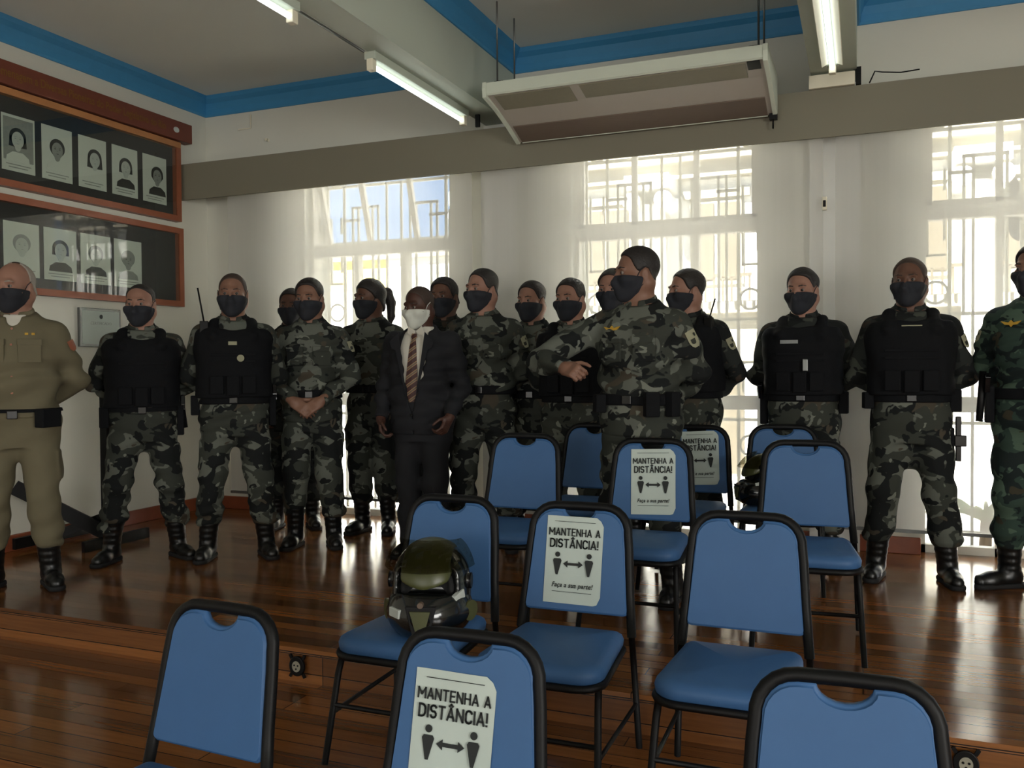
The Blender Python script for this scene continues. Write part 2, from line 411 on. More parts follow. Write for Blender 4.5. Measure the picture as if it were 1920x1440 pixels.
# ------------------------------------------------------------------ windows
def window(i, x0, x1, tilt=False):
    root = thing('window_%d' % i, None, None, ((x0+x1)/2, WY, 0)); root['kind'] = 'structure'
    hw = (x1-x0)/2; y0, y1 = -.035, .035
    fr = MB().box(-hw, -hw+.03, y0, y1, 0, WTOP).box(hw-.03, hw, y0, y1, 0, WTOP).box(-hw, hw, y0, y1, WTOP-.05, WTOP).box(-hw, hw, y0, y1, 0, .05)
    fr.box(-hw, hw, y0-.01, y1+.01, 2.075, 2.165).box(-hw, hw, y0, y1, .88, .975)
    t = hw*2/3; md = [-hw+t, hw-t]
    for m in md: fr.box(m-.018, m+.018, y0, y1, 0, 2.09)
    fr.build('window_frame', M['frame'], root)
    MB().box(-hw+.03, hw-.03, -.003, .003, .05, 2.08).build('glass_pane', M['pane'], root)
    sash = MB(); H = WTOP-.05-2.165
    for m in [-hw+.045]+md+[hw-.045]: sash.box(m-.02, m+.02, -.02, .02, -H, 0)
    sash.box(-hw+.03, hw-.03, -.02, .02, -.04, 0).box(-hw+.03, hw-.03, -.02, .02, -H, -H+.03)
    o = sash.build('sash', M['frame'], root); o.location = (0, 0, WTOP-.05)
    g = MB().box(-hw+.04, hw-.04, -.003, .003, -H+.02, -.02).build('glass_pane', M['pane'], o)
    if tilt: o.rotation_euler.x = math.radians(17)
for i, (a, b) in enumerate(WIN): window(i+1, a, b, i == 0)

# iron security grilles outside each window
def grille_mesh(hw):
    mb = MB(); r = .011
    def b(x0, z0, x1, z1, w=r): # flat bar
        mb.box(min(x0, x1)-w, max(x0, x1)+w, -.008, .008, min(z0, z1)-w, max(z0, z1)+w)
    for z in (.1, .8, 1.5, 2.68, 2.78): b(-hw, z, hw, z)
    for x in (-hw, -hw+.16, hw-.16, hw): b(x, 0, x, 2.9)
    n = 7
    for k in range(1, n):
        x = -hw+.16+(2*hw-.32)*k/n
        b(x, 0, x, 2.5 if k in (1, 2, 5, 6) else 2.68, .009)
    for a, c in ((1, 2), (5, 6)):
        xa = -hw+.16+(2*hw-.32)*(a-.4)/n; xc = -hw+.16+(2*hw-.32)*(c+.4)/n
        b(xa, 2.5, xc, 2.5); b(xa, 1.5, xa, 2.5, .009); b(xc, 1.5, xc, 2.5, .009)
    b(-hw+.16, 2.4, -hw+.3, 2.4); b(hw-.3, 2.4, hw-.16, 2.4)
    for s in (-1, 1):
        xc = s*(hw-.08)
        for z in (.62, 1.64, 2.76): mb.tube([(xc+.07*math.cos(t*PI/10), 0, z+.07*math.sin(t*PI/10)) for t in range(20)], .009, 6, True)
        for z in (1.88, 2.2): b(xc-.05, z, xc+.05, z, .008); b(xc-.05, z, xc-.05, z+.22, .008); b(xc+.05, z+.1, xc+.05, z+.22, .008)
        b(xc-.05, 1.2, xc+.05, 1.2, .008); b(xc-.05, 1.0, xc-.05, 1.2, .008); b(xc+.05, 1.0, xc+.05, 1.4, .008)
    return mb
gl = ['pale iron scroll-work grille outside the left window, behind the tilted sash', 'pale iron scroll-work grille outside the middle window, behind the air conditioner',
      'pale iron scroll-work grille outside the right window behind the vest-wearing officers', 'pale iron grille outside the far right window, beyond the frame']
for i, (a, b) in enumerate(WIN[:3]):
    o = grille_mesh((b-a)/2-.02).build('window_grille', M['grille']); o.location = ((a+b)/2, YB+.31, 0)
    tag(o, gl[i], 'window grille', 'iron grilles outside the windows')

# sheer roller blinds
BL = [(-4.75, -2.59), (-2.52, -.231), (-.161, 2.02), (2.1, 4.3)]
bl = ['sheer beige roller blind beside the portrait wall, leftmost of the row', 'sheer beige roller blind hanging behind the air conditioner', 'sheer beige roller blind behind the two officers at right', '']
for i, (a, b) in enumerate(BL[:3]):
    r = thing('roller_blind', bl[i], 'blind', ((a+b)/2, 5.695, 2.79), 0, 'roller blinds'); hw = (b-a)/2
    me = MB()
    n = 40
    bm = bmesh.new(); top = []; bot = []
    for k in range(n+1):
        x = -hw+2*hw*k/n; y = .0012*math.sin(k*1.1+i)+.001*math.sin(k*.37)
        top.append(bm.verts.new((x, y*.2, 0))); bot.append(bm.verts.new((x, y, -2.6)))
    for k in range(n): f = bm.faces.new((top[k], top[k+1], bot[k+1], bot[k])); f.smooth = True
    me._add(bm); me.build('blind_cloth', M['blind'], r)
    MB().tube([(-hw, .02, .0), (hw, .02, .0)], .02, 12).build('roller_tube', M['ac'], r)
    MB().box(-hw, hw, -.01, .01, -2.615, -2.595).build('bottom_bar', M['steel'], r)
# ------------------------------------------------------------------ outside
g = MB().box(-40, 30, 6.35, 60, -1.3, -1.2).build('street_ground', M['street']); g['kind'] = 'structure'
FY = 17.
bld = thing('building', 'pale classical building across the street, seen through the blinds', 'building', (-3, FY, -1.2))
def bx(mb, x0, x1, y0, y1, z0, z1): mb.box(x0+3, x1+3, y0-FY, y1-FY, z0+1.2, z1+1.2)
w = MB(); bx(w, -7.9, 9, FY, FY+6, -1.2, 12); w.build('wall', M['bldg'], bld)
w = MB()
for z0, z1, d in ((5.0, 5.25, .5), (4.72, 5.0, .3), (2.15, 2.35, .35), (1.25, 2.15, .06), (8.3, 8.8, .7)): bx(w, -7.9, 9, FY-d, FY, z0, z1)
w.build('cornice', M['bldg2'], bld)
for x in (-6.6, -4.75, -2.6, -.9, .9, 2.7, 4.4):
    f = MB(); bx(f, x-.5, x+.5, FY-.06, FY+.02, 2.7, 4.35); bx(f, x-.62, x+.62, FY-.12, FY, 4.35, 4.5); f.build('window', M['bldg2'], bld)
    q = MB()
    for s in (-.24, .24): bx(q, x+s-.19, x+s+.19, FY-.09, FY-.05, 2.8, 4.25)
    q.build('shutter', M['bldgwin'], bld)
    f = MB(); bx(f, x-.5, x+.5, FY-.05, FY+.02, -.9, 1.0); f.build('ground_window', M['bldgwin'], bld)
    q = MB()
    for k in range(9): bx(q, x-.64+k*.16, x-.60+k*.16, FY-.5, FY-.46, 2.35, 2.8)
    bx(q, x-.7, x+.7, FY-.52, FY-.44, 2.8, 2.86); q.build('balcony_rail', M['bldgwin'], bld)
for x in (-3.75, -7.4, 1.8):
    c = MB(); bx(c, x-.42, x+.42, FY-.95, FY-.1, 4.45, 4.72)
    c.tube([(x+3, -.5, 0), (x+3, -.5, 5.4)], .3, 20, r2=.26)
    for s in (-1, 1): c.tube([(x+3+s*.3, -.9, 5.45), (x+3+s*.3, -.1, 5.45)], .17, 14)
    c.build('column', M['bldg'], bld)
yb = thing('house', 'house with yellow upper wall beyond the left window', 'house', (-9.5, 13, -1.2))
MB().box(-3.0, 3.4, 0, 3, 0, 3.7).box(2.0, 3.4, 0, 3, 3.7, 4.25).build('wall', M['bldg'], yb); MB().box(-3.0, 2.0, .01, 3, 3.7, 4.2).build('upper_wall', M['yellow'], yb); MB().box(-3.2, 3.45, -.12, 3.2, 4.2, 4.3).build('roof_edge', M['bldg2'], yb)
for s in range(3): MB().box(-2.4+s*1.1, -1.9+s*1.1, -.03, .02, 1.4, 2.6).build('window', M['bldgwin'], yb)
pl = thing('palm_plant', 'small spiky palm plant outside the right window, low by the sill', 'plant', (1.05, 9.3, -1.2))
MB().tube([(0, 0, 0), (.03, 0, .9)], .07, 8, r2=.05).build('trunk', M['trunk'], pl)
fr = MB()
for k in range(22):
    a = k*2.4; l = .75+.2*math.sin(k*1.7); e = .25+.9*((k*.37) % 1)
    pts = [(0.03+math.cos(a)*l*t*math.cos(e*(1-t*.6)), math.sin(a)*l*t*math.cos(e*(1-t*.6)), .9+l*t*math.sin(e)-.5*t*t*.6) for t in (0, .33, .66, 1)]
    fr.tube(pts, .03, 4, r2=.004)
fr.build('fronds', M['leaf'], pl)

# ------------------------------------------------------------------ world and lights
wd = bpy.data.worlds.new('sky'); SC.world = wd; wd.use_nodes = True; nt = wd.node_tree; nt.nodes.clear()
tc = N(nt, 'ShaderNodeTexCoord'); sp = N(nt, 'ShaderNodeSeparateXYZ'); nt.links.new(tc.outputs['Generated'], sp.inputs[0])
cr = N(nt, 'ShaderNodeValToRGB'); nt.links.new(sp.outputs['Z'], cr.inputs[0])
cr.color_ramp.elements[0].position = .0; cr.color_ramp.elements[0].color = (.56, .74, 1, 1)
cr.color_ramp.elements[1].position = .55; cr.color_ramp.elements[1].color = (.16, .42, .95, 1)
bg = N(nt, 'ShaderNodeBackground', Strength=1.7); nt.links.new(cr.outputs[0], bg.inputs[0])
ow = N(nt, 'ShaderNodeOutputWorld'); nt.links.new(bg.outputs[0], ow.inputs[0])
sl = bpy.data.lights.new('sun', 'SUN'); sl.energy = 66.; sl.angle = .01; sl.color = (1, .97, .93)
so = bpy.data.objects.new('sun', sl); COL.objects.link(so); so.rotation_euler = (math.radians(46), 0, math.radians(-24))
def area(name, loc, rot, sx, sy, e, col):
    l = bpy.data.lights.new(name, 'AREA'); l.shape = 'RECTANGLE'; l.size = sx; l.size_y = sy; l.energy = e; l.color = col
    o = bpy.data.objects.new(name, l); COL.objects.link(o); o.location = loc; o.rotation_euler = rot; return o
# unseen fill lights added before the solid rear and right walls, no windows there
area('added_rear_fill', (-1.2, YR+.1, 1.5), (PI/2, 0, 0), 6.5, 1.9, 125, (1, .99, .95))  # added fill for light assumed to come from behind the camera
area('added_side_fill', (XR-.1, -2., 1.5), (PI/2, 0, PI/2), 3.5, 1.9, 290, (1, .99, .95))  # added fill from the right, brightens the left wall
SC.view_settings.view_transform = 'Standard'; SC.view_settings.look = 'None'; SC.view_settings.exposure = -.02; SC.view_settings.gamma = 1
SC.view_settings.use_curve_mapping = False

# ------------------------------------------------------------------ fluorescent battens
def batten(label, x, y0, y1, z, wings=False, dead=False):
    r = thing('fluorescent_light', label, 'ceiling light', (x, (y0+y1)/2, ZBEAM), 0, 'fluorescent battens under the beams')
    h = (y1-y0)/2; d = z-ZBEAM
    MB().box(-.035, .035, -h-.02, h+.02, -.045, 0, bev=.004).build('housing', M['beam'], r)
    if wings:
        for s in (-1, 1): MB().prism([(s*.02, -.045), (s*.055, -.062), (s*.058, -.058), (s*.035, -.02)], -h+.05, h-.05).build('reflector', M['cream'], r)
    for s in (-1, 1):
        o = MB().box(-.02, .02, s*h-.022, s*h+.022, d-.03, -.04, bev=.004).build('end_cap', M['cream'], r)
    MB().tube([(0, -h+.02, d), (0, h-.02, d)], .014, 14).build('tube', M['tube'], r)
batten('lit fluorescent tube on the underside of the central beam, beside the air conditioner', -2.545, 4.26, 5.46, 2.865)
batten('lit fluorescent tube cut off by the top edge, nearer end of the central beam', -2.545, 2.33, 3.53, 2.865)
batten('lit fluorescent tube under the right-hand beam, right of the air conditioner', -.168, 4.2, 5.38, 2.88, True)
o = MB().tube([(-2.57, 3.56, 2.933), (-2.57, 4.22, 2.933)], .007, 6).build('cable', M['steel']); tag(o, 'thin grey cable running along the central beam edge', 'cable')
o = MB().box(-2.50, -2.47, 5.56, 5.58, 2.845, 2.93).build('bracket', M['black']); tag(o, 'small black bracket at the window end of the central beam', 'bracket')
o = MB().box(-.31, -.05, 5.60, 5.74, 2.845, 2.925, bev=.004).build('lit_pilaster_end', M['cream']); tag(o, 'white block for the lamp-lit pilaster end of the right-hand beam', 'box')  # block put in for the pilaster's white end as the lamp lights it
o = MB().box(-.045, -.015, 5.62, 5.66, 2.846, 2.95).build('bracket', M['black']); tag(o, 'black slot bracket beside the white block on the right-hand beam', 'bracket')
o = MB().tube([(.03, 5.62, 2.845), (.06, 5.62, 2.91), (.10, 5.62, 2.90), (.2, 5.62, 2.885), (.3, 5.62, 2.89)], .004, 6).build('wire', M['black']); tag(o, 'loose black wire end lying on top of the pelmet at right', 'wire')
p0 = on_y(470, 215, YB-.01); p1 = on_y(470, 240, YB-.01); p2 = on_y(447, 243, YB-.01)
o = MB().tube([p0, p1, p2], .006, 6).build('wire', M['cream']); tag(o, 'white bent wire stub under the blue moulding on the back wall', 'wire')
p0 = on_y(503, 263, YB)
o = MB().tube([p0, p0+Vector((0, -.03, 0))], .012, 8).build('wall_hook', M['cream']); tag(o, 'small white hook on the wall above the left pelmet', 'hook')
r = thing('blind_bracket', 'small black chain holder on the white strip between two blinds', 'bracket', on_y(1546, 382, 5.66))
MB().box(-.014, .014, -.02, .012, -.04, .04, bev=.004).build('plate', M['cream'], r); MB().box(-.008, .008, -.026, -.018, -.022, .018, bev=.003).build('clip', M['black'], r)

# ------------------------------------------------------------------ air conditioner hung from rods
ac = thing('air_conditioner', 'long white ceiling-hung air conditioner on rods in front of the pelmet', 'air conditioner', (-1.345, 5.02, 2.94))
W2 = .83
prof = [(0, 0), (0, -.068), (.18, -.108), (.38, -.165), (.56, -.23), (.575, -.225), (.575, 0)]  # (y, z) section
def sect(pts, x0, x1, mat, name, par=ac):
    bm = bmesh.new(); A = [bm.verts.new((x0, y, z)) for y, z in pts]; B = [bm.verts.new((x1, y, z)) for y, z in pts]
    bm.faces.new(A); bm.faces.new(B[::-1])
    for i in range(len(pts)): j = (i+1) % len(pts); bm.faces.new((A[j], A[i], B[i], B[j]))
    bmesh.ops.recalc_face_normals(bm, faces=bm.faces); mb = MB(); mb._add(bm); return mb.build(name, mat, par)
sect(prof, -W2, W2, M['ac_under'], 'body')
sect([(-.012, .004), (-.012, -.064), (-.004, -.073), (0, -.073), (0, .004)], -W2, W2, M['ac'], 'front_strip')
endp = [(-.014, .008), (-.02, -.03), (-.014, -.085), (.18, -.121), (.38, -.179), (.56, -.243), (.585, -.22), (.585, .008)]
for s in (-1, 1): sect(endp, s*W2, s*(W2+.025), M['ac'], 'end_cap')
sl_ = lambda y: np.interp(y, [0, .18, .38, .56], [-.068, -.108, -.165, -.23])
def panel(x0, x1, y0, y1, mat, name, d=.004):
    n = 4; ys = np.linspace(y0, y1, n); pts = [(y, sl_(y)-d) for y in ys]+[(y, sl_(y)+.01) for y in ys[::-1]]
    return sect(pts, x0, x1, mat, name)
panel(-W2+.04, -.30, .02, .19, M['ac_grille'], 'intake_grille'); panel(-.24, W2-.10, .02, .17, M['ac_grille'], 'intake_grille')
panel(-W2+.02, W2-.03, .384, .553, M['ac_out'], 'outlet_louvre', .006)
panel(-W2+.02, W2-.03, .553, .558, M['ac'], 'louvre_edge', .009)
panel(W2-.09, W2-.02, .01, .09, M['black'], 'display_window', .006)
for x in (-W2+.07, W2-.05): MB().box(x-.03, x+.03, .02, .06, .0, .018).build('hanger', M['black'], ac)
MB().box(W2-.02, W2+.025, .54, .58, -.262, -.225).build('drain_clip', M['black'], ac)
MB().tube([(W2, .56, -.255), (W2, .56, -.315)], .005, 6).build('drain_pin', M['black'], ac)
for x in (-W2+.05, W2-.03):
    for y in (.05, .34): MB().tube([(x, y, .0), (x, y, ZC-2.94)], .006, 6).build('rod', M['steel'], ac)

# ------------------------------------------------------------------ display cases on the left wall
def lbox(mb, y0, y1, z0, z1, d0, d1, bev=0): return mb.box(XL+d0, XL+d1, y0, y1, z0, z1, bev=bev)
def case(label, z0, z1, y1, top_mat):
    y0 = 3.0
    r = thing('display_case', label, 'display case', (XL, (y0+y1)/2, z0), 0, 'framed portrait display cases')
    T = Matrix.Translation((-XL, -(y0+y1)/2, -z0)); t = .045
    def part(name, m, args):
        mb = MB()
        for a in args: lbox(mb, *a)
        bmesh.ops.transform(mb.bm, matrix=T, verts=mb.bm.verts); return mb.build(name, m, r)
    part('backboard', M['felt'], [(y0, y1, z0, z1, .002, .012)])
    part('frame', M['wood_red'], [(y0, y1, z0, z0+t, .0, .06), (y1-t, y1, z0+t, z1-t, .0, .06), (y0, y0+t, z0+t, z1-t, .0, .06)])
    part('top_rail', top_mat, [(y0, y1, z1-t, z1, .0, .06)])
    part('glass', M['caseglass'], [(y0+t, y1-t, z0+t, z1-t, .048, .051)])
case('upper glazed wooden display case of five black-and-white portraits, under the lettered board', 2.369, 3.005, 5.585, M['wood_gold'])
case('lower glazed wooden display case of portraits, reflecting the windows', 1.684, 2.316, 5.602, M['wood_red'])
hd = thing('header_board', 'dark red wooden board with faded gold lettering above the portraits', 'sign', (XL, 4.35, 3.09))
MB().box(0, .085, -1.35, 1.338, -.076, .076, bev=.004).build('board', M['wood_dark'], hd)
MXw = Matrix.Rotation(PI/2, 4, 'Z')       # local x -> +y, local -y -> +x (faces the room)
tm = text_mesh('Homenagem a Diversas Pioneiras do Poder Legislativo do Rio', .08, 0, 0, Matrix.Translation((.0865, .30, 0)) @ MXw, .001, sx=.745)
link('lettering', tm, M['gold'], hd)
MB().disc(1.16, 0, .03, .022, -.0875, -.084, M=MXw).build('emblem', M['ink_l'], hd)

def portrait(y0, y1, z0, z1, kind, label, seed):
    rn = random.Random(seed); yc, zc = (y0+y1)/2, (z0+z1)/2; w, h = (y1-y0)/2, (z1-z0)/2
    r = thing('portrait_photo', label, 'photograph', (XL+.014, yc, zc), 0, 'black-and-white portraits in the display cases')
    def P(mb, name, m): return mb.build(name, m, r)
    T = MXw
    P(MB().box(-w, w, -.002, 0, -h, h, M=T), 'paper', M['photo'])
    if kind.get('bg'): P(MB().box(-w*.9, w*.9, -.0026, -.002, -h*.62, h*.9, M=T), 'backdrop', M[kind['bg']])
    cx = kind.get('cx', 0)*w; cz = h*.16; fw, fh = w*.36, h*.30
    sh = MB().prism([(cx-w*.72, -h*.66), (cx-w*.66, -h*.46), (cx-w*.3, -h*.3), (cx+w*.3, -h*.3), (cx+w*.66, -h*.46), (cx+w*.72, -h*.66)], -.0032, -.002, T)
    P(sh, 'shoulders', M[kind.get('sh', 'ink_d')])
    lo = kind.get('hair', 0)   # hair drop below chin, in face heights
    hb = MB().disc(cx, cz+fh*.25, fw*1.38, fh*1.12, -.0038, -.002, M=T)
    if lo: hb.prism([(cx-fw*1.38, cz+fh*.3), (cx-fw*(1.3+.2*lo), cz-fh*lo), (cx-fw*.55, cz-fh*lo*1.05), (cx+fw*.55, cz-fh*lo*1.05), (cx+fw*(1.3+.2*lo), cz-fh*lo), (cx+fw*1.38, cz+fh*.3)], -.0038, -.002, T)
    P(hb, 'hair', M[kind.get('hm', 'ink_d')])
    P(MB().disc(cx, cz-fh*.95, fw*.5, fh*.5, -.0041, -.002, M=T).disc(cx, cz-fh*.08, fw, fh, -.0044, -.002, M=T), 'face', M[kind.get('fm', 'ink_l')])
    ft = MB()
    for s in (-1, 1): ft.disc(cx+s*fw*.42, cz+fh*.08, fw*.17, fh*.05, -.005, -.002, 12, T); ft.disc(cx+s*fw*.42, cz+fh*.28, fw*.22, fh*.02, -.005, -.002, 10, T)
    ft.disc(cx, cz-fh*.52, fw*.22, fh*.035, -.005, -.002, 12, T).disc(cx, cz-fh*.2, fw*.07, fh*.03, -.005, -.002, 10, T)
    P(ft, 'features', M['ink_m'] if kind.get('fm') != 'ink_m' else M['ink_d'])
    cp = MB()
    for k in range(2): cp.box(-w*(.75-.15*k), w*(.75-.2*k), -.003, -.002, -h*(.76+.1*k)-.003, -h*(.76+.1*k)+.003, M=T)
    P(cp, 'caption', M['ink_m'])
K = [dict(hair=.9, cx=-.05, bg='ink_m', sh='photo'), dict(hair=0, sh='photo', fm='ink_m'), dict(hair=1.1, sh='photo', cx=.15), dict(hair=.7, hm='ink_d', cx=.05),
     dict(hair=.25, cx=.2, fm='ink_m'), dict(hair=0, hm='ink_m', sh='photo'), dict(hair=.6, hm='ink_d', sh='ink_d'), dict(hair=.1, hm='ink_m', sh='ink_d', fm='ink_l'), dict(hair=.0, hm='ink_m', sh='ink_m', fm='ink_m')]
PL = ['portrait of a long-haired person on grey, leftmost in the upper case', 'portrait of a short-haired person in white, second from left in the upper case',
      'portrait of a person with long wavy hair, middle of the upper case', 'portrait of a person with dark fringe and dark jacket, fourth in the upper case',
      'portrait of a person with short dark hair, rightmost in the upper case', 'pale portrait with cropped hair, leftmost in the lower case',
      'portrait of a person with a rounded dark bob, second in the lower case', 'pale portrait with dark collar, third in the lower case',
      'faint portrait half lost in the window reflection, rightmost in the lower case']
for i in range(9):
    y = 4.03+.298*i if i < 5 else 4.03+.3*(i-5)
    portrait(y, y+.245 if i < 5 else y+.265, *((2.485, 2.85) if i < 5 else (1.80, 2.155)), K[i], PL[i], i)
ct = thing('framed_certificate', 'small framed certificate on the left wall below the portrait cases', 'picture', (XL, 4.79, 1.485))
MB().box(0, .025, -.185, .185, -.14, .14, bev=.004).build('frame', M['steel'], ct); MB().box(.024, .027, -.165, .165, -.12, .12).build('paper', M['paper'], ct)
tm = text_mesh('CERTIFICADO', .03, 0, .03, Matrix.Translation((.0275, 0, 0)) @ MXw, 0); link('lettering', tm, M['ink_m'], ct)
MB().disc(0, .08, .014, .016, -.029, -.026, M=MXw).build('crest', M['ink_d'], ct)
# black folding stand by the left wall
st = thing('stand', 'black metal stand with splayed legs and tall post by the left wall', 'stand', (-4.72, 4.42, 0))
MB().box(-.03, .03, -.03, .03, .0, 1.25, bev=.004).build('post', M['black'], st)
a = on_x(35, 905, -5.05)-Vector((-4.72, 4.42, 0))
def beam_(p, q, w, name):
    p, q = Vector(p), Vector(q); d = (q-p); mb = MB().box(-w*.4, w*.4, -w, w, 0, d.length, M=Matrix.Translation(p) @ d.to_track_quat('Z', 'Y').to_matrix().to_4x4()); mb.build(name, M['black'], st)
beam_((-.35, -.42, .43), (.05, -.02, .07), .045, 'leg'); beam_((-.35, -.2, .05), (.0, 0, .2), .03, 'leg'); beam_((-.36, -.42, .06), (-.36, .3, .06), .035, 'foot_bar'); beam_((.05, -.25, .035), (.05, .3, .035), .035, 'foot_bar')
# ------------------------------------------------------------------ chairs
def sheared(y0=.0): return Matrix(((1, 0, 0, 0), (0, 1, .193, -.84*.193+y0), (0, 0, 1, 0), (0, 0, 0, 1)))
def pad_outline():
    R = []
    for a in range(0, 91, 18): R.append((.185-.02+.02*math.sin(math.radians(180-a))*0+.02*math.cos(math.radians(-90+a)), .488+.02*math.sin(math.radians(-90+a))))
    R = [(x+.005, z) for x, z in R]
    for a in range(0, 91, 15): R.append((.092+.075*math.cos(math.radians(a)), .742+.075*math.sin(math.radians(a))))
    for a in range(0, 91, 18): R.append((.056*math.cos(math.radians(a))+.0, .817-.036*math.sin(math.radians(a))))
    Lf = [(-x, z) for x, z in R[:-1]][::-1]
    return R+Lf
def make_chair(label, cat='chair'):
    r = thing('banquet_chair', label, cat, group='blue padded stacking chairs')
    bm = bmesh.new(); pts = pad_outline()
    rows = []
    for d, ins in ((-.016, .02), (-.021, .0), (0, -.004), (.014, .0), (.010, .02)):
        pass
    mb = MB().prism(pts, -.018, .014)
    bmesh.ops.bevel(mb.bm, geom=[e for e in mb.bm.edges if abs(e.verts[0].co.y-e.verts[1].co.y) < 1e-5], offset=.008, segments=3, affect='EDGES')
    bmesh.ops.transform(mb.bm, matrix=sheared(), verts=mb.bm.verts); bm.free()
    bk = mb.build('backrest', M['pad'], r, smooth=True)
    for p in bk.data.polygons:
        if len(p.vertices) > 12: p.use_smooth = False
    hoop = [(-.203, -.085, .40), (-.190, -.057, .545), (-.181, -.029, .69), (-.176, -.02, .738)]
    arc = [(-(.092+.084*math.cos(math.radians(a))), (.742+.086*math.sin(math.radians(a))-.84)*.193, .742+.086*math.sin(math.radians(a))) for a in range(10, 91, 16)]
    L_ = hoop+arc; full = L_+[(0, (.83-.84)*.193, .829)]+[(-x, y, z) for x, y, z in L_[::-1]]
    MB().tube(full, .0162, 10).build('back_frame', M['black'], r)
    # seat cushion
    def outl(ins):
        o = []
        for cx, cy, rad, a0 in ((.125, -.455, .082, -90), (.150, -.135, .035, 0), (-.150, -.135, .035, 90), (-.125, -.455, .082, 180)):
            for k in range(7): a = math.radians(a0+90*k/6); o.append((cx+(rad-ins)*math.cos(a), cy+(rad-ins)*math.sin(a)))
        return o
    sb = MB(); bm = bmesh.new(); rings = []
    for z, i in ((.378, .008), (.384, .001), (.404, -.002), (.418, .004), (.427, .018), (.432, .033)):
        rings.append([bm.verts.new((x, y, z)) for x, y in outl(i)])
    for a, b in zip(rings, rings[1:]):
        for k in range(len(a)): j = (k+1) % len(a); bm.faces.new((a[k], a[j], b[j], b[k]))
    bm.faces.new(rings[0][::-1]); c = bm.verts.new((0, -.31, .439)); t = rings[-1]
    for k in range(len(t)): bm.faces.new((t[k], t[(k+1) % len(t)], c))
    sb._add(bm); sb.build('seat', M['pad'], r, smooth=True)
    rim = MB().tube([(x, y, .369) for x, y in outl(.002)], .0125, 8, True); rim.build('seat_frame', M['black'], r)
    for s in (-1, 1):
        MB().tube([(s*.203, -.085, .405), (s*.21, -.085, .3), (s*.222, -.06, .012)], .0115, 8).build('leg', M['black'], r)
        MB().tube([(s*.192, -.475, .37), (s*.197, -.50, .3), (s*.212, -.565, .012)], .0115, 8).build('leg', M['black'], r)
        MB().tube([(s*.209, -.53, .17), (s*.216, -.073, .17)], .008, 6).build('stretcher', M['black'], r)
    MB().tube([(-.205, -.525, .20), (.205, -.525, .20)], .008, 6).build('stretcher', M['black'], r)
    return r
def copy_tree(o, parent=None):
    c = o.copy(); COL.objects.link(c)
    if parent is not None: c.parent = parent
    for ch in o.children: copy_tree(ch, c)
    return c
CH = [  # top-centre of back x, y, floor z, turn, label
 (-1.605, 1.895, Z2, -3, 'bare blue chair alone at front left, cut by the bottom edge'),
 (-.875, 1.905, Z2, 2, 'nearest blue chair with a white notice, at the bottom edge below the helmet'),
 (-.035, 1.915, Z2, 3, 'bare blue chair at front right, cut by the bottom edge'),
 (-1.45, 3.0, Z1, 0, 'blue chair with the motorcycle helmet on its seat'),
 (-.94, 2.99, Z1, 1, 'blue chair with a notice, between the helmet chair and a bare chair of its row'),
 (-.36, 2.98, Z1, 0, 'bare blue chair right of the noticed chair in the second row from the front'),
 (-1.60, 4.17, 0, 0, 'bare blue chair at the left end of its row, before the suited man'),
 (-.92, 4.06, 0, 1, 'blue chair with a notice directly in front of the foreground soldier'),
 (-.245, 4.16, 0, 4, 'bare blue chair at right hiding most of a second helmet'),
 (-1.47, 4.98, 0, 0, 'bare blue chair in the rearmost row, left of the foreground soldier'),
 (-.885, 5.02, 0, 0, 'blue chair with a half-hidden notice in the rearmost row, behind the foreground soldier'),
 (-.425, 5.18, 0, 3, 'blue chair in the rearmost row with only its top showing, holding the second helmet'),
]
proto = None; chairs = []
for x, y, z, a, lb in CH:
    if proto is None: c = proto = make_chair(lb)
    else: c = copy_tree(proto); c['label'] = lb
    c.location = (x, y, z); c.rotation_euler.z = math.radians(a); chairs.append(c)
bpy.context.view_layer.update()

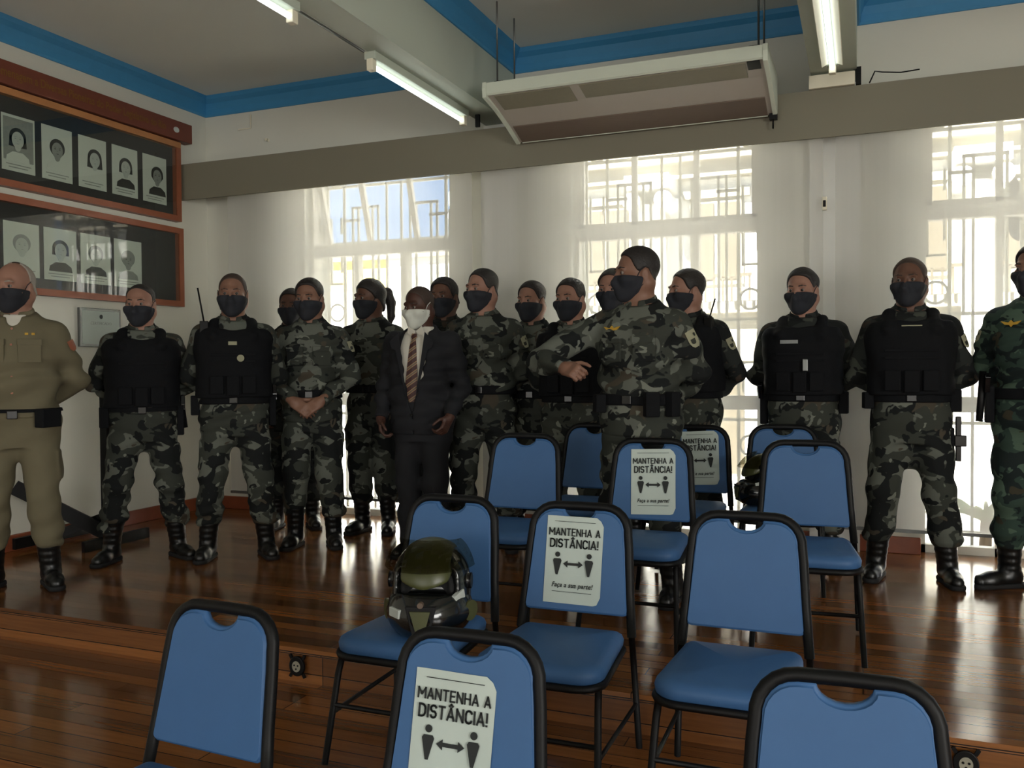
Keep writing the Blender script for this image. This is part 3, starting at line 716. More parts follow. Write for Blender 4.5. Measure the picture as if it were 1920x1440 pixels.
# ------------------------------------------------------------------ notices taped to the chair backs
def person_icon(mb, cx, cz, s):
    mb.disc(cx, cz+.034*s, .0095*s, .0095*s, -.0012, 0, 18)
    mb.prism([(cx-.0165*s, cz+.012*s), (cx-.012*s, cz+.019*s), (cx+.012*s, cz+.019*s), (cx+.0165*s, cz+.012*s), (cx+.004*s, cz-.04*s), (cx-.004*s, cz-.04*s)], -.0012, 0)
def arc(cx, cz, rx, rz, a0, a1, n=8): return [(cx+rx*math.cos(math.radians(a0+(a1-a0)*i/n)), cz+rz*math.sin(math.radians(a0+(a1-a0)*i/n))) for i in range(n+1)]
GL = {  # condensed capitals as strokes in a box 0..w by 0..1
 'M': (.78, [[(0, 0), (0, 1), (.39, .35), (.78, 1), (.78, 0)]]), 'A': (.6, [[(0, 0), (.3, 1), (.6, 0)], [(.1, .28), (.5, .28)]]), 'N': (.58, [[(0, 0), (0, 1), (.58, 0), (.58, 1)]]),
 'T': (.54, [[(0, 1), (.54, 1)], [(.27, 1), (.27, 0)]]), 'E': (.46, [[(.46, 1), (0, 1), (0, 0), (.46, 0)], [(0, .52), (.4, .52)]]), 'H': (.56, [[(0, 0), (0, 1)], [(.56, 0), (.56, 1)], [(0, .5), (.56, .5)]]),
 'D': (.56, [[(0, 0), (0, 1), (.2, 1)]+arc(.2, .64, .36, .36, 90, 0)+arc(.2, .36, .36, .36, 0, -90)+[(0, 0)]]), 'I': (.0, [[(0, 0), (0, 1)]]),
 'S': (.5, [arc(.25, .75, .25, .25, 20, 180)+arc(.25, .75, .25, .25, 180, 255, 4)+arc(.25, .26, .25, .26, 75, -160)]), 'C': (.52, [arc(.27, .7, .27, .3, 20, 180)+arc(.27, .3, .27, .3, 180, 340)]),
 '^': (.6, [[(0, 0), (.3, 1), (.6, 0)], [(.1, .28), (.5, .28)], [(.14, 1.14), (.3, 1.30), (.46, 1.14)]]), '!': (.0, [[(0, .3), (0, 1)], [(0, 0), (0, .03)]]), ' ': (.18, []), 'R': (.5, []) }
def stroke_text(txt, h, cx, cz, y0, y1, th=.17, gap=.27):
    W_ = sum(GL[c][0] for c in txt)+gap*(len(txt)-1); x = cx-W_*h/2; mb = MB()
    for c in txt:
        for ln in GL[c][1]:
            pts = [Vector((x+p[0]*h, 0, cz-h/2+p[1]*h)) for p in ln]
            for a, b in zip(pts, pts[1:]):
                d = (b-a).normalized(); n = Vector((-d.z, 0, d.x))*th*h/2; e = d*th*h*.36
                q = [a-e+n, a-e-n, b+e-n, b+e+n]; mb.prism([(v.x, v.z) for v in q], y0, y1)
        x += (GL[c][0]+gap)*h
    return mb
def make_notice(label, first=None):
    r = thing('notice', label, 'notice', group='distance notices taped to chairs')
    w, h = .104, .152
    P = MB(); nx, nz = 8, 10; bm = bmesh.new()
    V = [[bm.verts.new((-w+2*w*i/nx, -.0006-.002*math.sin(i*.9)*math.sin(j*.5), -h+2*h*j/nz)) for j in range(nz+1)] for i in range(nx+1)]
    for i in range(nx):
        for j in range(nz):
            f = bm.faces.new((V[i][j], V[i+1][j], V[i+1][j+1], V[i][j+1])); f.smooth = True
    V[nx][nz].co.z -= .012; V[nx][nz].co.x -= .01; V[nx][0].co.x -= .012; V[nx][0].co.z += .004
    P._add(bm); P.build('paper', M['paper'], r)
    T = Matrix.Translation((0, -.0042, 0))
    stroke_text('MANTENHA A', .0235, 0, .096, -.0046, -.003).build('heading', M['ink'], r); stroke_text('DIST^NCIA!', .0275, 0, .056, -.0046, -.003).build('heading', M['ink'], r)
    ic = MB(); person_icon(ic, -.058, -.016, .95); bmesh.ops.translate(ic.bm, vec=(0, -.0036, 0), verts=ic.bm.verts); ic.build('person_symbol', M['ink'], r)
    ic = MB(); person_icon(ic, .058, -.016, .95); bmesh.ops.translate(ic.bm, vec=(0, -.0036, 0), verts=ic.bm.verts); ic.build('person_symbol', M['ink'], r)
    ar = MB().prism([(-.036, -.015), (-.02, -.003), (-.02, -.0105), (.02, -.0105), (.02, -.003), (.036, -.015), (.02, -.027), (.02, -.0195), (-.02, -.0195), (-.02, -.027)], -.0048, -.003); ar.build('arrow_symbol', M['ink'], r)
    link('footer', text_mesh('Faça a sua parte!', .0235, 0, -.089, T, .0004, shear=.25, sx=.86, space=1.08), M['ink'], r)
    MB().box(-.075, .075, -.0046, -.003, .132, .1335).build('rule', M['ink'], r); MB().box(-.072, .072, -.0046, -.003, -.1125, -.111).build('rule', M['ink'], r)
    return r
NT = [(1, .60, -.028, 1.2, 'nearest white distance notice, cut by the bottom edge'), (4, .645, -.012, .5, 'white distance notice on the chair right of the motorcycle helmet'),
      (7, .645, .012, -2, 'white distance notice on the chair directly before the foreground soldier'), (10, .66, .03, -3, 'white distance notice half hidden behind another chair, farthest back')]
np_ = None
for ci, z, dx, tl, lb in NT:
    if np_ is None: n = np_ = make_notice(lb)
    else: n = copy_tree(np_); n['label'] = lb
    c = chairs[ci]; yy = (z-.84)*.193-.0205
    n.matrix_world = c.matrix_world @ Matrix.Translation((dx, yy, z)) @ Matrix.Rotation(-math.atan(.193), 4, 'X') @ Matrix.Rotation(math.radians(tl), 4, 'Y')

# ------------------------------------------------------------------ motorcycle helmets
M['shell'] = pmat('helmet_lacquer', lin(13, 15, 15), .2, var=.3, scale=8, coat=.6)
M['olive'] = pmat('helmet_olive', lin(74, 77, 44), .35, var=.4, scale=14)
M['lining'] = pmat('helmet_lining', lin(30, 30, 30), .9)
M['reflect'] = pmat('reflective_sticker', lin(196, 202, 196), .4, var=.03)
def helmet(label, loc, rz, sc=1.):
    r = thing('motorcycle_helmet', label, 'helmet', loc, rz, 'motorcycle helmets left on chairs'); r.scale = (sc, sc, sc)
    # local: faces -y, 0.29 long, 0.23 wide, 0.25 tall, rests on z = 0
    S = Sdf().u(ell((0, .01, .145), (.118, .142, .125)), .0).u(ell((0, .0, .085), (.116, .135, .09)), .03)
    S.clip(lambda P: .004-P[:, 2], .01)
    S.cut(rbox((0, -.16, .155), (.088, .11, .045), .03), .015)
    S.cut(ell((0, .0, .02), (.085, .10, .11)), .01)
    sdf_obj('shell', S, (-.14, -.16, -.01), (.14, .17, .29), .005, M['shell'], r)
    C = Sdf().u(ell((0, -.015, .068), (.130, .155, .100)), 0.); C.cut(ell((0, .0, .08), (.104, .122, .13)), .01).clip(lambda P: P[:, 1]-.01, .01).clip(lambda P: P[:, 2]-.140+.1*np.abs(P[:, 0]), .012).clip(lambda P: .002-P[:, 2], .006)
    sdf_obj('chin_bar', C, (-.15, -.19, -.01), (.15, .05, .18), .005, M['shell'], r)
    Ln = Sdf().u(ell((0, .005, .13), (.100, .112, .095)), 0.); Ln.cut(rbox((0, -.15, .13), (.07, .1, .05), .03), .01)
    sdf_obj('lining', Ln, (-.12, -.13, .01), (.12, .14, .24), .006, M['lining'], r)
    # visor swung up over the forehead
    bm = bmesh.new(); g = []
    for i in range(17):
        a = math.radians(-84+168*i/16); row = []
        for j in range(9):
            e = math.radians(28+44*j/8); row.append(bm.verts.new((.146*math.sin(a)*math.cos(e*.7), .0-.176*math.cos(a)*math.cos(e), .125+.160*math.sin(e))))
        g.append(row)
    for i in range(16):
        for j in range(8): f = bm.faces.new((g[i][j], g[i+1][j], g[i+1][j+1], g[i][j+1])); f.smooth = True
    bmesh.ops.solidify(bm, geom=bm.faces[:], thickness=.003); mb = MB(); mb._add(bm); mb.build('visor', M['visor'], r)
    for s in (-1, 1): MB().tube([(s*.112, -.01, .15), (s*.126, -.01, .15)], .024, 18).build('pivot_cap', M['blackplastic'], r)
    y = lambda x, z=.068: -.015-.155*math.sqrt(max(0, 1-(x/.130)**2-((z-.068)/.1)**2))
    MB().prism([(-.046, .108), (.046, .108), (.024, .022), (-.024, .022)], y(0)-.008, y(0)+.03, Matrix.Translation((0, .012, 0))).build('vent', M['blackmat'], r, bevel=.004)
    MB().prism([(-.030, .096), (.030, .096), (.014, .040), (-.014, .040)], y(0)-.002, y(0)+.01).build('vent_mesh', M['olive'], r)
    MB().disc(0, .112, .009, .008, y(0)+.004, y(0)+.03).build('latch', M['ac_out'], r)
    for x, z, t in ((-.082, .082, .03), (.100, .118, -.25)):
        q = Matrix.Translation((x, y(x, z)-.001, z)) @ Matrix.Rotation(math.atan2(x/.130**2, -(y(x, z)+.015)/.155**2), 4, 'Z') @ Matrix.Rotation(t, 4, 'Y')
        MB().box(-.025, .025, -.003, .012, -.013, .013, M=q, bev=.002).build('reflective_sticker', M['reflect'], r)
    ol = Sdf().u(ell((0, .01, .147), (.1195, .1435, .1265)), 0.); ol.clip(lambda P: .17-P[:, 2]+.35*(P[:, 1]+.06)+.12*np.abs(P[:, 0]), .01).clip(lambda P: np.abs(P[:, 0]-.0)-.075, .01)  # olive colour on the shell for the yellowish floor mirrored in the visor
    sdf_obj('visor_reflection', ol, (-.13, -.15, .1), (.13, .17, .29), .005, M['olive'], r)
    for s in (-1, 1):
        mb = MB().disc(-.0, .0, .035, .03, -.006, .004, M=Matrix.Translation((s*.124, -.045, .07)) @ Matrix.Rotation(s*1.15, 4, 'Z')); mb.build('side_vent', M['olive'], r)
    return r
helmet('black full-face motorcycle helmet with raised visor on a blue chair seat', (-1.375, 2.66, Z1+.436), math.radians(16), 1.13)
helmet('second black helmet mostly hidden behind the right-hand blue chair', (-.485, 4.86, .436), math.radians(-60))

# sockets on the step riser
M['sock'] = pmat('socket_face', lin(150, 146, 130), .5)
for k, (x, lb) in enumerate(((-2.215, 'round black floor socket on the step riser beside the front left chair'), (.30, 'round black socket on the step riser at the bottom right corner'))):
    r = thing('socket_outlet', lb, 'socket', (x, S1-.012, -.072), 0, 'sockets on the step riser')
    MB().disc(0, 0, .038, .042, -.012, .0).build('cover_plate', M['black'], r, bevel=.003)
    MB().disc(0, 0, .02, .023, -.0145, -.011).build('socket_face', M['sock'], r)
    o = MB()
    for a in range(3): o.disc(.010*math.cos(a*2.1+.5), .010*math.sin(a*2.1+.5), .004, .004, -.016, -.013, 10)
    o.build('socket_hole', M['black'], r)
    for sx in (-1, 1):
        for sz in (-1, 1): MB().box(-.006, .006, -.008, 0, 0, .02, M=Matrix.Translation((sx*.027, 0, sz*.03)) @ Matrix.Rotation(sx*(PI/2-sz*1.05) , 4, 'Y')).build('lug', M['black'], r)
# ------------------------------------------------------------------ people
def up_mat(name, c, **k): M[name] = pmat(name, c, **k)
PX_SKIN = {'fair': lin(150, 111, 94), 'tan': lin(128, 93, 76), 'brown': lin(98, 68, 54), 'dark': lin(72, 46, 37)}
for k, c in PX_SKIN.items(): M['skin_'+k] = pmat('skin_'+k, c, .5, var=.08, scale=30, spec=.4)
def s3(r, g, b): return lin(r, g, b)[:3]
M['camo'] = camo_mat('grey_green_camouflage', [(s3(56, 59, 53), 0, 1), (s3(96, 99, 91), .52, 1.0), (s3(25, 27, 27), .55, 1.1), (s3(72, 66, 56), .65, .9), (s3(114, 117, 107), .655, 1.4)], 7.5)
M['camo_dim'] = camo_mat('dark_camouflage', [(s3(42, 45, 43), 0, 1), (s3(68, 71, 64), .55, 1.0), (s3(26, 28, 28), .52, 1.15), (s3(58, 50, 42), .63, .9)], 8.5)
M['camo_green'] = camo_mat('green_camouflage', [(s3(50, 66, 58), 0, 1), (s3(76, 94, 80), .54, 1.0), (s3(30, 38, 38), .53, 1.1), (s3(60, 56, 44), .64, .9)], 9)
M['khaki'] = pmat('khaki_cloth', lin(104, 97, 75), .85, var=.08, scale=12)
M['vest'] = pmat('black_nylon', lin(15, 16, 19), .85, var=.25, scale=40, spec=.2)
M['maskblack'] = pmat('black_mask_cloth', lin(33, 35, 42), .85, var=.1, scale=60)
M['maskwhite'] = pmat('white_mask_cloth', lin(206, 208, 198), .8, var=.03, scale=40)
M['boot'] = pmat('black_leather', lin(18, 18, 18), .32, var=.3, scale=20)
M['suit'] = pmat('dark_navy_suiting', lin(15, 16, 22), .85, var=.1, scale=60)
M['shirtwhite'] = pmat('white_shirt_cloth', lin(206, 202, 190), .8, var=.03)
M['hair_black'] = pmat('black_hair', lin(34, 29, 27), .6, var=.3, scale=80, bump=.4)
M['hair_crop'] = pmat('cropped_hair', lin(58, 44, 36), .7, var=.35, scale=120)
M['hair_grey'] = pmat('grey_hair', lin(150, 142, 132), .7, var=.2, scale=80)
M['eyewhite'] = pmat('eye_white', lin(128, 116, 108), .4, var=.02)
M['iris'] = pmat('dark_iris', lin(34, 24, 20), .2)
M['patch'] = pmat('embroidered_patch', lin(150, 148, 122), .8, var=.06)
M['patch_dark'] = pmat('patch_dark_thread', lin(44, 46, 38), .8)
M['badge_gold'] = pmat('yellow_thread', lin(190, 150, 50), .7)
M['pocket_khaki'] = M['khaki']
def tie_mat():
    m, nt, out = new_mat('striped_tie'); L = nt.links.new
    tc = N(nt, 'ShaderNodeTexCoord'); mp = N(nt, 'ShaderNodeMapping'); mp.inputs['Rotation'].default_value = (0, math.radians(35), 0); L(tc.outputs['Object'], mp.inputs[0])
    w = N(nt, 'ShaderNodeTexWave', Scale=7.5, Distortion=0.); w.bands_direction = 'Z'; L(mp.outputs[0], w.inputs['Vector'])
    cr = N(nt, 'ShaderNodeValToRGB'); cr.color_ramp.interpolation = 'CONSTANT'; e = cr.color_ramp.elements
    e[0].color = lin(62, 30, 28); e[1].position = .62; e[1].color = lin(150, 118, 84); x = e.new(.9); x.color = lin(96, 84, 70)
    L(w.outputs['Fac'], cr.inputs[0]); p = N(nt, 'ShaderNodeBsdfPrincipled', Roughness=.55); L(cr.outputs[0], p.inputs['Base Color']); L(p.outputs[0], out.inputs[0]); return m
M['tie'] = tie_mat()

TZ = np.array([.78, .86, .92, .98, 1.04, 1.12, 1.20, 1.28, 1.34, 1.39, 1.43, 1.465, 1.50, 1.54])
TRX = np.array([.150, .168, .170, .162, .153, .150, .157, .168, .174, .168, .142, .096, .064, .058])
TRY = np.array([.105, .118, .120, .112, .104, .104, .112, .120, .120, .112, .096, .076, .064, .058])
TYC = np.array([.012, .012, .012, .008, .004, .002, .002, .002, .006, .010, .014, .016, .018, .016])
def dens(a):
    zs = np.linspace(TZ[0], TZ[-1], 160); v = np.interp(zs, TZ, a); k = np.hanning(17); k /= k.sum()
    return zs, np.convolve(np.pad(v, 8, mode='edge'), k, 'valid')
ZS, RX = dens(TRX); _, RY = dens(TRY); _, YC = dens(TYC)
def torso(off=0., g=1., belly=0., pw=2.3, zb=.76):
    """elliptical loft of the trunk; off thickens it, g widens it"""
    bel = lambda z: belly*np.exp(-((z-1.07)/.13)**2)
    def prof(z):
        t = np.clip((z-1.36)/.1, 0, 1); gg = g+(1-g)*t
        return np.interp(z, ZS, RX)*gg+off+bel(z)*.6, np.interp(z, ZS, RY)*gg+off+bel(z)*.55, np.interp(z, ZS, YC)-bel(z)*.45
    def f(P):
        z = P[:, 2]; rx, ry, yc = prof(z)
        q = (np.abs(P[:, 0]/rx)**pw+np.abs((P[:, 1]-yc)/ry)**pw)**(1/pw)
        d = (q-1)*np.minimum(rx, ry)*.92
        return np.maximum(d, np.maximum(z-1.56, zb-z))
    def front(x, z):
        rx, ry, yc = prof(np.array(z, float)); return float(yc-ry*(max(0, 1-(abs(x)/rx)**pw))**(1/pw))
    return f, front
def folds(amp, seed, zc=None, zw=None):
    r = np.random.default_rng(seed); k = r.normal(0, 1, (4, 3)).astype(np.float32)*np.array([14, 14, 34], np.float32); ph = r.uniform(0, 6, 4)
    def f(P):
        w = np.sin(P@k[2]*.35+ph[2])*1.3
        v = np.sin(P@k[0]+ph[0]+w)+.8*np.sin(P@k[1]+ph[1]+1.2*w)
        a = amp if zc is None else amp*(.35+sum(np.exp(-((P[:, 2]-c)/zw)**2) for c in zc))
        return (v*a).astype(np.float32)
    return f
def below(z, s=1): return lambda P: s*(P[:, 2]-z)     # keep z < level (s = 1) or z > level (s = -1)
def rotm(yaw, pitch, roll=0): return np.array((Matrix.Rotation(yaw, 3, 'Z') @ Matrix.Rotation(pitch, 3, 'X') @ Matrix.Rotation(roll, 3, 'Y')))
def frame_from(d, n):
    """columns: across, normal, along"""
    d = Vector(d).normalized(); n = (Vector(n)-d*Vector(n).dot(d)).normalized(); a = n.cross(d); return np.array(Matrix((a, n, d)).transposed()), a, n, d

HAIRL = {
 'short': ([-.12, -.075, -.060, -.048, -.036, -.024, -.012, .005, .03, .055, .12], [.102, .094, .084, .070, .028, .004, -.004, .016, .012, -.05, -.075]),
 'buzz': ([-.12, -.075, -.058, -.046, -.034, -.012, .005, .03, .055, .12], [.108, .100, .088, .074, .030, .0, .02, .015, -.045, -.07]),
 'receding': ([-.12, -.07, -.045, -.02, -.008, .005, .03, .055, .12], [.118, .112, .085, .055, .0, .02, .015, -.045, -.07]),
 'fringe': ([-.12, .0, .012, .03, .055, .12], [.3, .3, .03, .005, -.045, -.07]),
 'long': ([-.12, -.09, -.06, -.03, -.012, .01, .03, .06, .12], [.088, .08, .062, .03, .0, -.01, -.04, -.075, -.09]),
}
class Head:
    def __init__(s, yaw, pitch, roll=0, dz=0.):
        s.R = rotm(yaw, pitch, roll); s.piv = A3(0, .014, 1.545); s.c = A3(0, -.006, 1.627+dz); s.k = 1.075
    def p(s, v): return s.R@(A3(*v)*s.k+s.c-s.piv)+s.piv
    def loc(s, P): return ((P-s.piv)@s.R+s.piv-s.c)/s.k
    def ell(s, c, r): return ell(s.p(c), tuple(q*s.k for q in r), s.R)
    def cone(s, a, b, ra, rb): return cone(s.p(a), s.p(b), ra*s.k, rb*s.k)
    def base(s, S, off=0., face=True):
        S.u(s.ell((0, .014, .036), (.076+off, .096+off, .087+off)), .0)
        S.u(s.ell((0, -.026, -.036), (.066+off, .069+off, .083+off)), .03)
        S.u(s.cone((0, -.066, -.092), (0, -.06, -.092), .027+off, .027+off), .03)
        S.u(s.cone((-.04, .03, -.04), (.04, .03, -.04), .045+off, .045+off), .03)
        if face:
            S.u(s.cone((-.034, -.080, .026), (.034, -.080, .026), .013, .013), .015)
            for x in (-1, 1):
                S.u(s.cone((x*.043, -.066, -.022), (x*.05, -.05, -.022), .024, .024), .02)
                S.cut(s.cone((x*.032, -.107, .006), (x*.036, -.101, .006), .0165, .0165), .012)
                S.u(s.ell((x*.079, .012, -.006), (.010, .019, .031)), .008)
                S.cut(s.cone((x*.092, .008, -.004), (x*.092, .012, -.012), .009, .009), .006)
            S.u(s.cone((0, -.090, .012), (0, -.108, -.030), .009, .014), .012)
            S.u(s.cone((-.012, -.094, -.034), (.012, -.094, -.034), .0105, .0105), .008)
            S.u(s.cone((-.018, -.086, -.064), (.018, -.086, -.064), .0085, .0085), .008)
        return S

def hand(S, wrist, d, n, side, curl=.45, spread=.05, k=.006, sc=1.0):
    """palm plus four jointed fingers and a thumb; n = palm-facing normal, side = +1 thumb towards +across"""
    R, a, n, d = frame_from(d, n); w = Vector(wrist); a = a*side
    S.u(rbox(tuple(w+d*.047*sc-n*.0), (.040*sc, .0135*sc, .047*sc), .012*sc, R), .012)
    S.u(cone(tuple(w-d*.03), tuple(w+d*.015), .026*sc, .026*sc), .02)
    for i, (off, ln) in enumerate(((.029, .90), (.0095, 1.0), (-.010, .94), (-.029, .74))):
        p = w+d*.088*sc+a*off*sc; ang = 0; seg = (.042*ln, .026*ln, .021*ln); rad = (.0092, .0086, .0078, .0068)
        ax = d+a*off*spread*20
        ax.normalize()
        for j in range(3):
            ang += curl*(.75, 1.0, .7)[j]*(1+.08*(i-1.5)); q = p+(ax*math.cos(ang)+n*math.sin(ang))*seg[j]*sc
            S.u(cone(tuple(p), tuple(q), rad[j]*sc, rad[j+1]*sc), .003 if j == 0 else .002); p = q
    p = w+d*.022*sc+a*.032*sc+n*.006*sc; dirs = [(d*.62+a*.62+n*.28), (d*.86+a*.25+n*.40), (d*.9+a*.02+n*.45)]
    for j, v in enumerate(dirs):
        q = p+v.normalized()*(.040, .030, .024)[j]*sc; S.u(cone(tuple(p), tuple(q), (.0135, .0105, .0095)[j]*sc, (.0105, .0095, .0078)[j]*sc), .008 if j == 0 else .003); p = q

def arms_of(pose, g):
    """for each side (viewer's right = +1): shoulder, elbow, wrist, hand direction, palm normal, curl"""
    r = {}
    for s in (-1, 1):
        S = (s*.174*(.5+.5*g), .014, 1.378)
        if pose == 'back': a = (S, (s*(.266+.14*(g-1)), .085, 1.125), (s*.085, .185+.12*(g-1), .985), (-s*.75, .1, -.35), (0, 1, .1), .5)
        elif pose == 'front': a = (S, (s*(.262+.12*(g-1)), -.005, 1.125), (s*.085, -.205, .965), (-s*.75, -.30, -.5), (0, 1, -.35), .55)
        elif pose == 'hide': a = (S, (s*(.248+.12*(g-1)), .07, 1.125), (s*.105, .185+.1*(g-1), .985), (-s*.75, .1, -.35), (0, 1, .1), .5)
        elif pose == 'tuck': a = (S, (s*(.232+.12*(g-1)), .01, 1.115), (s*.215, -.085, .88), (-s*.15, -.25, -1), (-s*1, .15, 0), .6)
        elif pose == 'side': a = (S, (s*(.262+.12*(g-1)), .03, 1.13), (s*.265, -.055, .885), (-s*.12, -.25, -1), (-s*1, .15, 0), .55)
        r[s] = list(a)
    return r

def box_on(front, x, z, w, h, d, name, m, par, sc, bev=.004, sink=.01, mats=None):
    """small block sitting on the front of a garment"""
    y = front(x, z); dx = .02; sl = math.atan2(front(x+dx, z)-front(x-dx, z), 2*dx)
    Mx = Matrix.Scale(sc, 4) @ Matrix.Translation((x, y, z)) @ Matrix.Rotation(sl, 4, 'Z')
    return MB().box(-w/2, w/2, -d, sink, -h/2, h/2, M=Mx, bev=bev*sc).build(name, m, par)

def person(label, pos, h, phi=0., head=(0., 0., 0.), g=1., belly=0., pose='side', feet=None, toe=14, skin='tan', hair='short', hair_m='hair_black',
           outfit='camo', arms=None, lean=0., mask='maskblack', seed=0, extra=None, curl=None, hair_t=None, trousers=None, tuck=True, bz=.985, crotch=.775):
    base = math.atan2(-pos[0], pos[1]); rz = base-math.radians(phi)
    root = thing('person', label, 'person', (pos[0], pos[1], 0), rz, 'group of officers and guests standing on the platform')
    sc = h/1.765; up = {}
    hd = Head(-math.radians(head[0]), math.radians(head[1]), math.radians(head[2]))
    A = arms_of(pose, g)
    if arms:
        for k, v in arms.items(): A[k] = list(v)
    if feet is None: feet = {-1: (-.13, .0), 1: (.13, .0)}
    LEG = {}
    for s in (-1, 1):
        fx, fy = feet[s]; hip = (s*.088, .01, .90); kn = (hip[0]*.42+fx*.58, fy*.55-.025, .49); an = (fx, fy+.03, .085); LEG[s] = (hip, kn, an)
    tf, tfront = torso(0, g, belly, zb=.83)
    # ---- continuous body
    S = Sdf(); S.fn(tf, (0, 0, 1.16), .46, .0)
    S.u(cone((0, .022, 1.42), tuple(hd.p((0, .02, -.06))), .060, .055), .03)
    hd.base(S)
    # order matters: head base starts with k = 0 union, so re-blend neck
    S.u(cone((0, .020, 1.47), tuple(hd.p((0, .012, -.07))), .056, .054), .03)
    for s in (-1, 1):
        sh, el, wr, dr, pn, cu = A[s]
        S.u(cone(sh, el, .050, .041), .03); S.u(cone(el, wr, .040, .026), .012)
        hand(S, wr, dr, pn, 1 if (np.cross(np.array(pn), np.array(dr))[0]*(-s) > 0 or pose == 'x') else -1, cu if curl is None else curl)
        hp, kn, an = LEG[s]
        S.u(cone(hp, kn, .074, .052), .03); S.u(cone(kn, an, .052, .036), .02)
    xs = [v for s in (-1, 1) for v in (A[s][1][0], A[s][2][0])]; ys = [v for s in (-1, 1) for v in (A[s][1][1], A[s][2][1])]
    lo = (min(-.24, min(xs)-.2, feet[-1][0]-.1), min(-.2, min(ys)-.2), .05); hi = (max(.24, max(xs)+.2, feet[1][0]+.1), max(.2, max(ys)+.2), 1.82)
    body = sdf_obj('body', S, lo, hi, .0056, M['skin_'+skin], root, sc)
    # ---- eyes and brows
    for s in (-1, 1):
        e = Sdf().ball(hd.p((s*.032, -.0795, .006)), .0115, 0); c = hd.p((s*.032, -.0795, .006))
        V, F = sdf_mesh('eye', e, c-.016, c+.016, .004); me = raw_mesh('eye', V*sc, F); o = link('eye', me, [M['eyewhite'], M['iris']], root)
        fd = hd.R@A3(0, -1, -.05)
        me.polygons.foreach_set('material_index', [1 if float(np.dot(np.array(p.center)/sc-c, fd)) > .0082 else 0 for p in me.polygons])
        b = Sdf().u(hd.cone((s*.016, -.0935, .028), (s*.034, -.0905, .031), .0035, .004), 0).u(hd.cone((s*.034, -.0905, .031), (s*.052, -.0765, .027), .004, .0025), .003)
        c = hd.p((s*.034, -.088, .027)); sdf_obj('eyebrow', b, c-.034, c+.034, .0032, M[hair_m], root, sc)
    # ---- hair
    if hair:
        t = hair_t or {'short': .011, 'buzz': .005, 'receding': .006, 'fringe': .006, 'long': .014}[hair]
        H = hd.base(Sdf(), t, face=False); hy, hz = HAIRL[hair]
        H.clip(lambda P: (lambda q: (np.interp(q[:, 1], hy, hz)-q[:, 2])*.6)(hd.loc(P)), .006)
        H.warp(lambda P: (.75*t*np.clip((.075-hd.loc(P)[:, 2])/.07, 0, 1)**1.2).astype(np.float32)) if hair in ('short', 'buzz', 'receding') else None
        H.warp(folds(.0022 if hair != 'buzz' else .001, seed+90))
        if hair == 'long':
            p = [(0, .105, .06), (0, .15, .045), (.01, .17, -.02), (.015, .165, -.11), (.012, .15, -.17)]
            for a_, b_, r0, r1 in zip(p, p[1:], (.022, .034, .032, .024), (.034, .032, .024, .010)): H.u(hd.cone(a_, b_, r0, r1), .012)
        c = hd.p((0, .02, .0)); sdf_obj('hair', H, c-.21, c+.21, .0048, M[hair_m], root, sc)
    # ---- mask
    if mask:
        K = Sdf(); hd.base(K, .007, face=False); K.u(hd.cone((0, -.096, -.006), (0, -.112, -.036), .010, .016), .02); K.u(hd.cone((0, -.098, -.05), (0, -.078, -.10), .02, .018), .02)
        for x in (-1, 1): K.u(hd.cone((x*.043, -.066, -.024), (x*.05, -.05, -.024), .031, .031), .02)
        K.clip(lambda P: (lambda q: (q[:, 2]-(-.001-.14*(q[:, 1]+.11)))*.9)(hd.loc(P)), .004)
        K.clip(lambda P: (lambda q: (q[:, 1]-(-.006+.25*(q[:, 2]+.06)))*.9)(hd.loc(P)), .004); K.clip(lambda P: (lambda q: -.128-q[:, 2])(hd.loc(P)), .003)
        c = hd.p((0, -.06, -.06)); km = sdf_obj('face_mask', K, c-.1, c+.1, .0045, M[mask], root, sc)
        for s in (-1, 1):
            MB().tube([tuple(hd.p(v)*sc) for v in ((s*.068, -.035, -.034), (s*.078, -.010, .012), (s*.083, .012, .028))], .0022, 5).tube([tuple(hd.p(v)*sc) for v in ((s*.064, -.03, -.085), (s*.076, .0, -.052), (s*.082, .018, -.034))], .0022, 5).build('ear_loop', M[mask], km)
    # ---- trousers and boots
    tm = M[trousers or {'khaki': 'khaki', 'suit': 'suit', 'camo_dim': 'camo_dim', 'camo_green': 'camo_green'}.get(outfit, 'camo')]
    T = Sdf(); tt, _ = torso(.014, g, belly); T.fn(tt, (0, 0, 1.0), .36, 0.); T.clip(below(bz+.03), .01); T.u(cone((-.06, .008, crotch), (.06, .008, crotch), .085, .085), .04)
    blo = outfit != 'suit'
    for s in (-1, 1):
        hp, kn, an = LEG[s]; ka = (kn[0]*.5+an[0]*.5, kn[1]*.5+an[1]*.5, .30)
        T.u(cone(hp, kn, .104*(.4+.6*g), .080), .03); T.u(cone(kn, ka, .080, .076), .03)
        if blo: T.u(cone(ka, (an[0], an[1]+.0, .235), .078, .070), .02); T.u(ell((an[0], an[1], .235), (.078, .082, .035)), .015)
        else: T.u(cone(ka, (an[0], an[1]-.01, .06), .076, .074), .02)
        if blo: T.u(rbox((hp[0]*.55+kn[0]*.45+s*.082, .01, .66), (.018, .062, .085), .012), .012)
    T.clip(below(.2 if blo else .035, -1), .01); T.warp(folds(.0042, seed+1, (.5, .27, .86, .1), .13))
    tr = sdf_obj('trousers', T, (min(lo[0], -.3), -.26, .0), (max(hi[0], .3), .26, 1.06), .0085, tm, root, sc, 1.9)
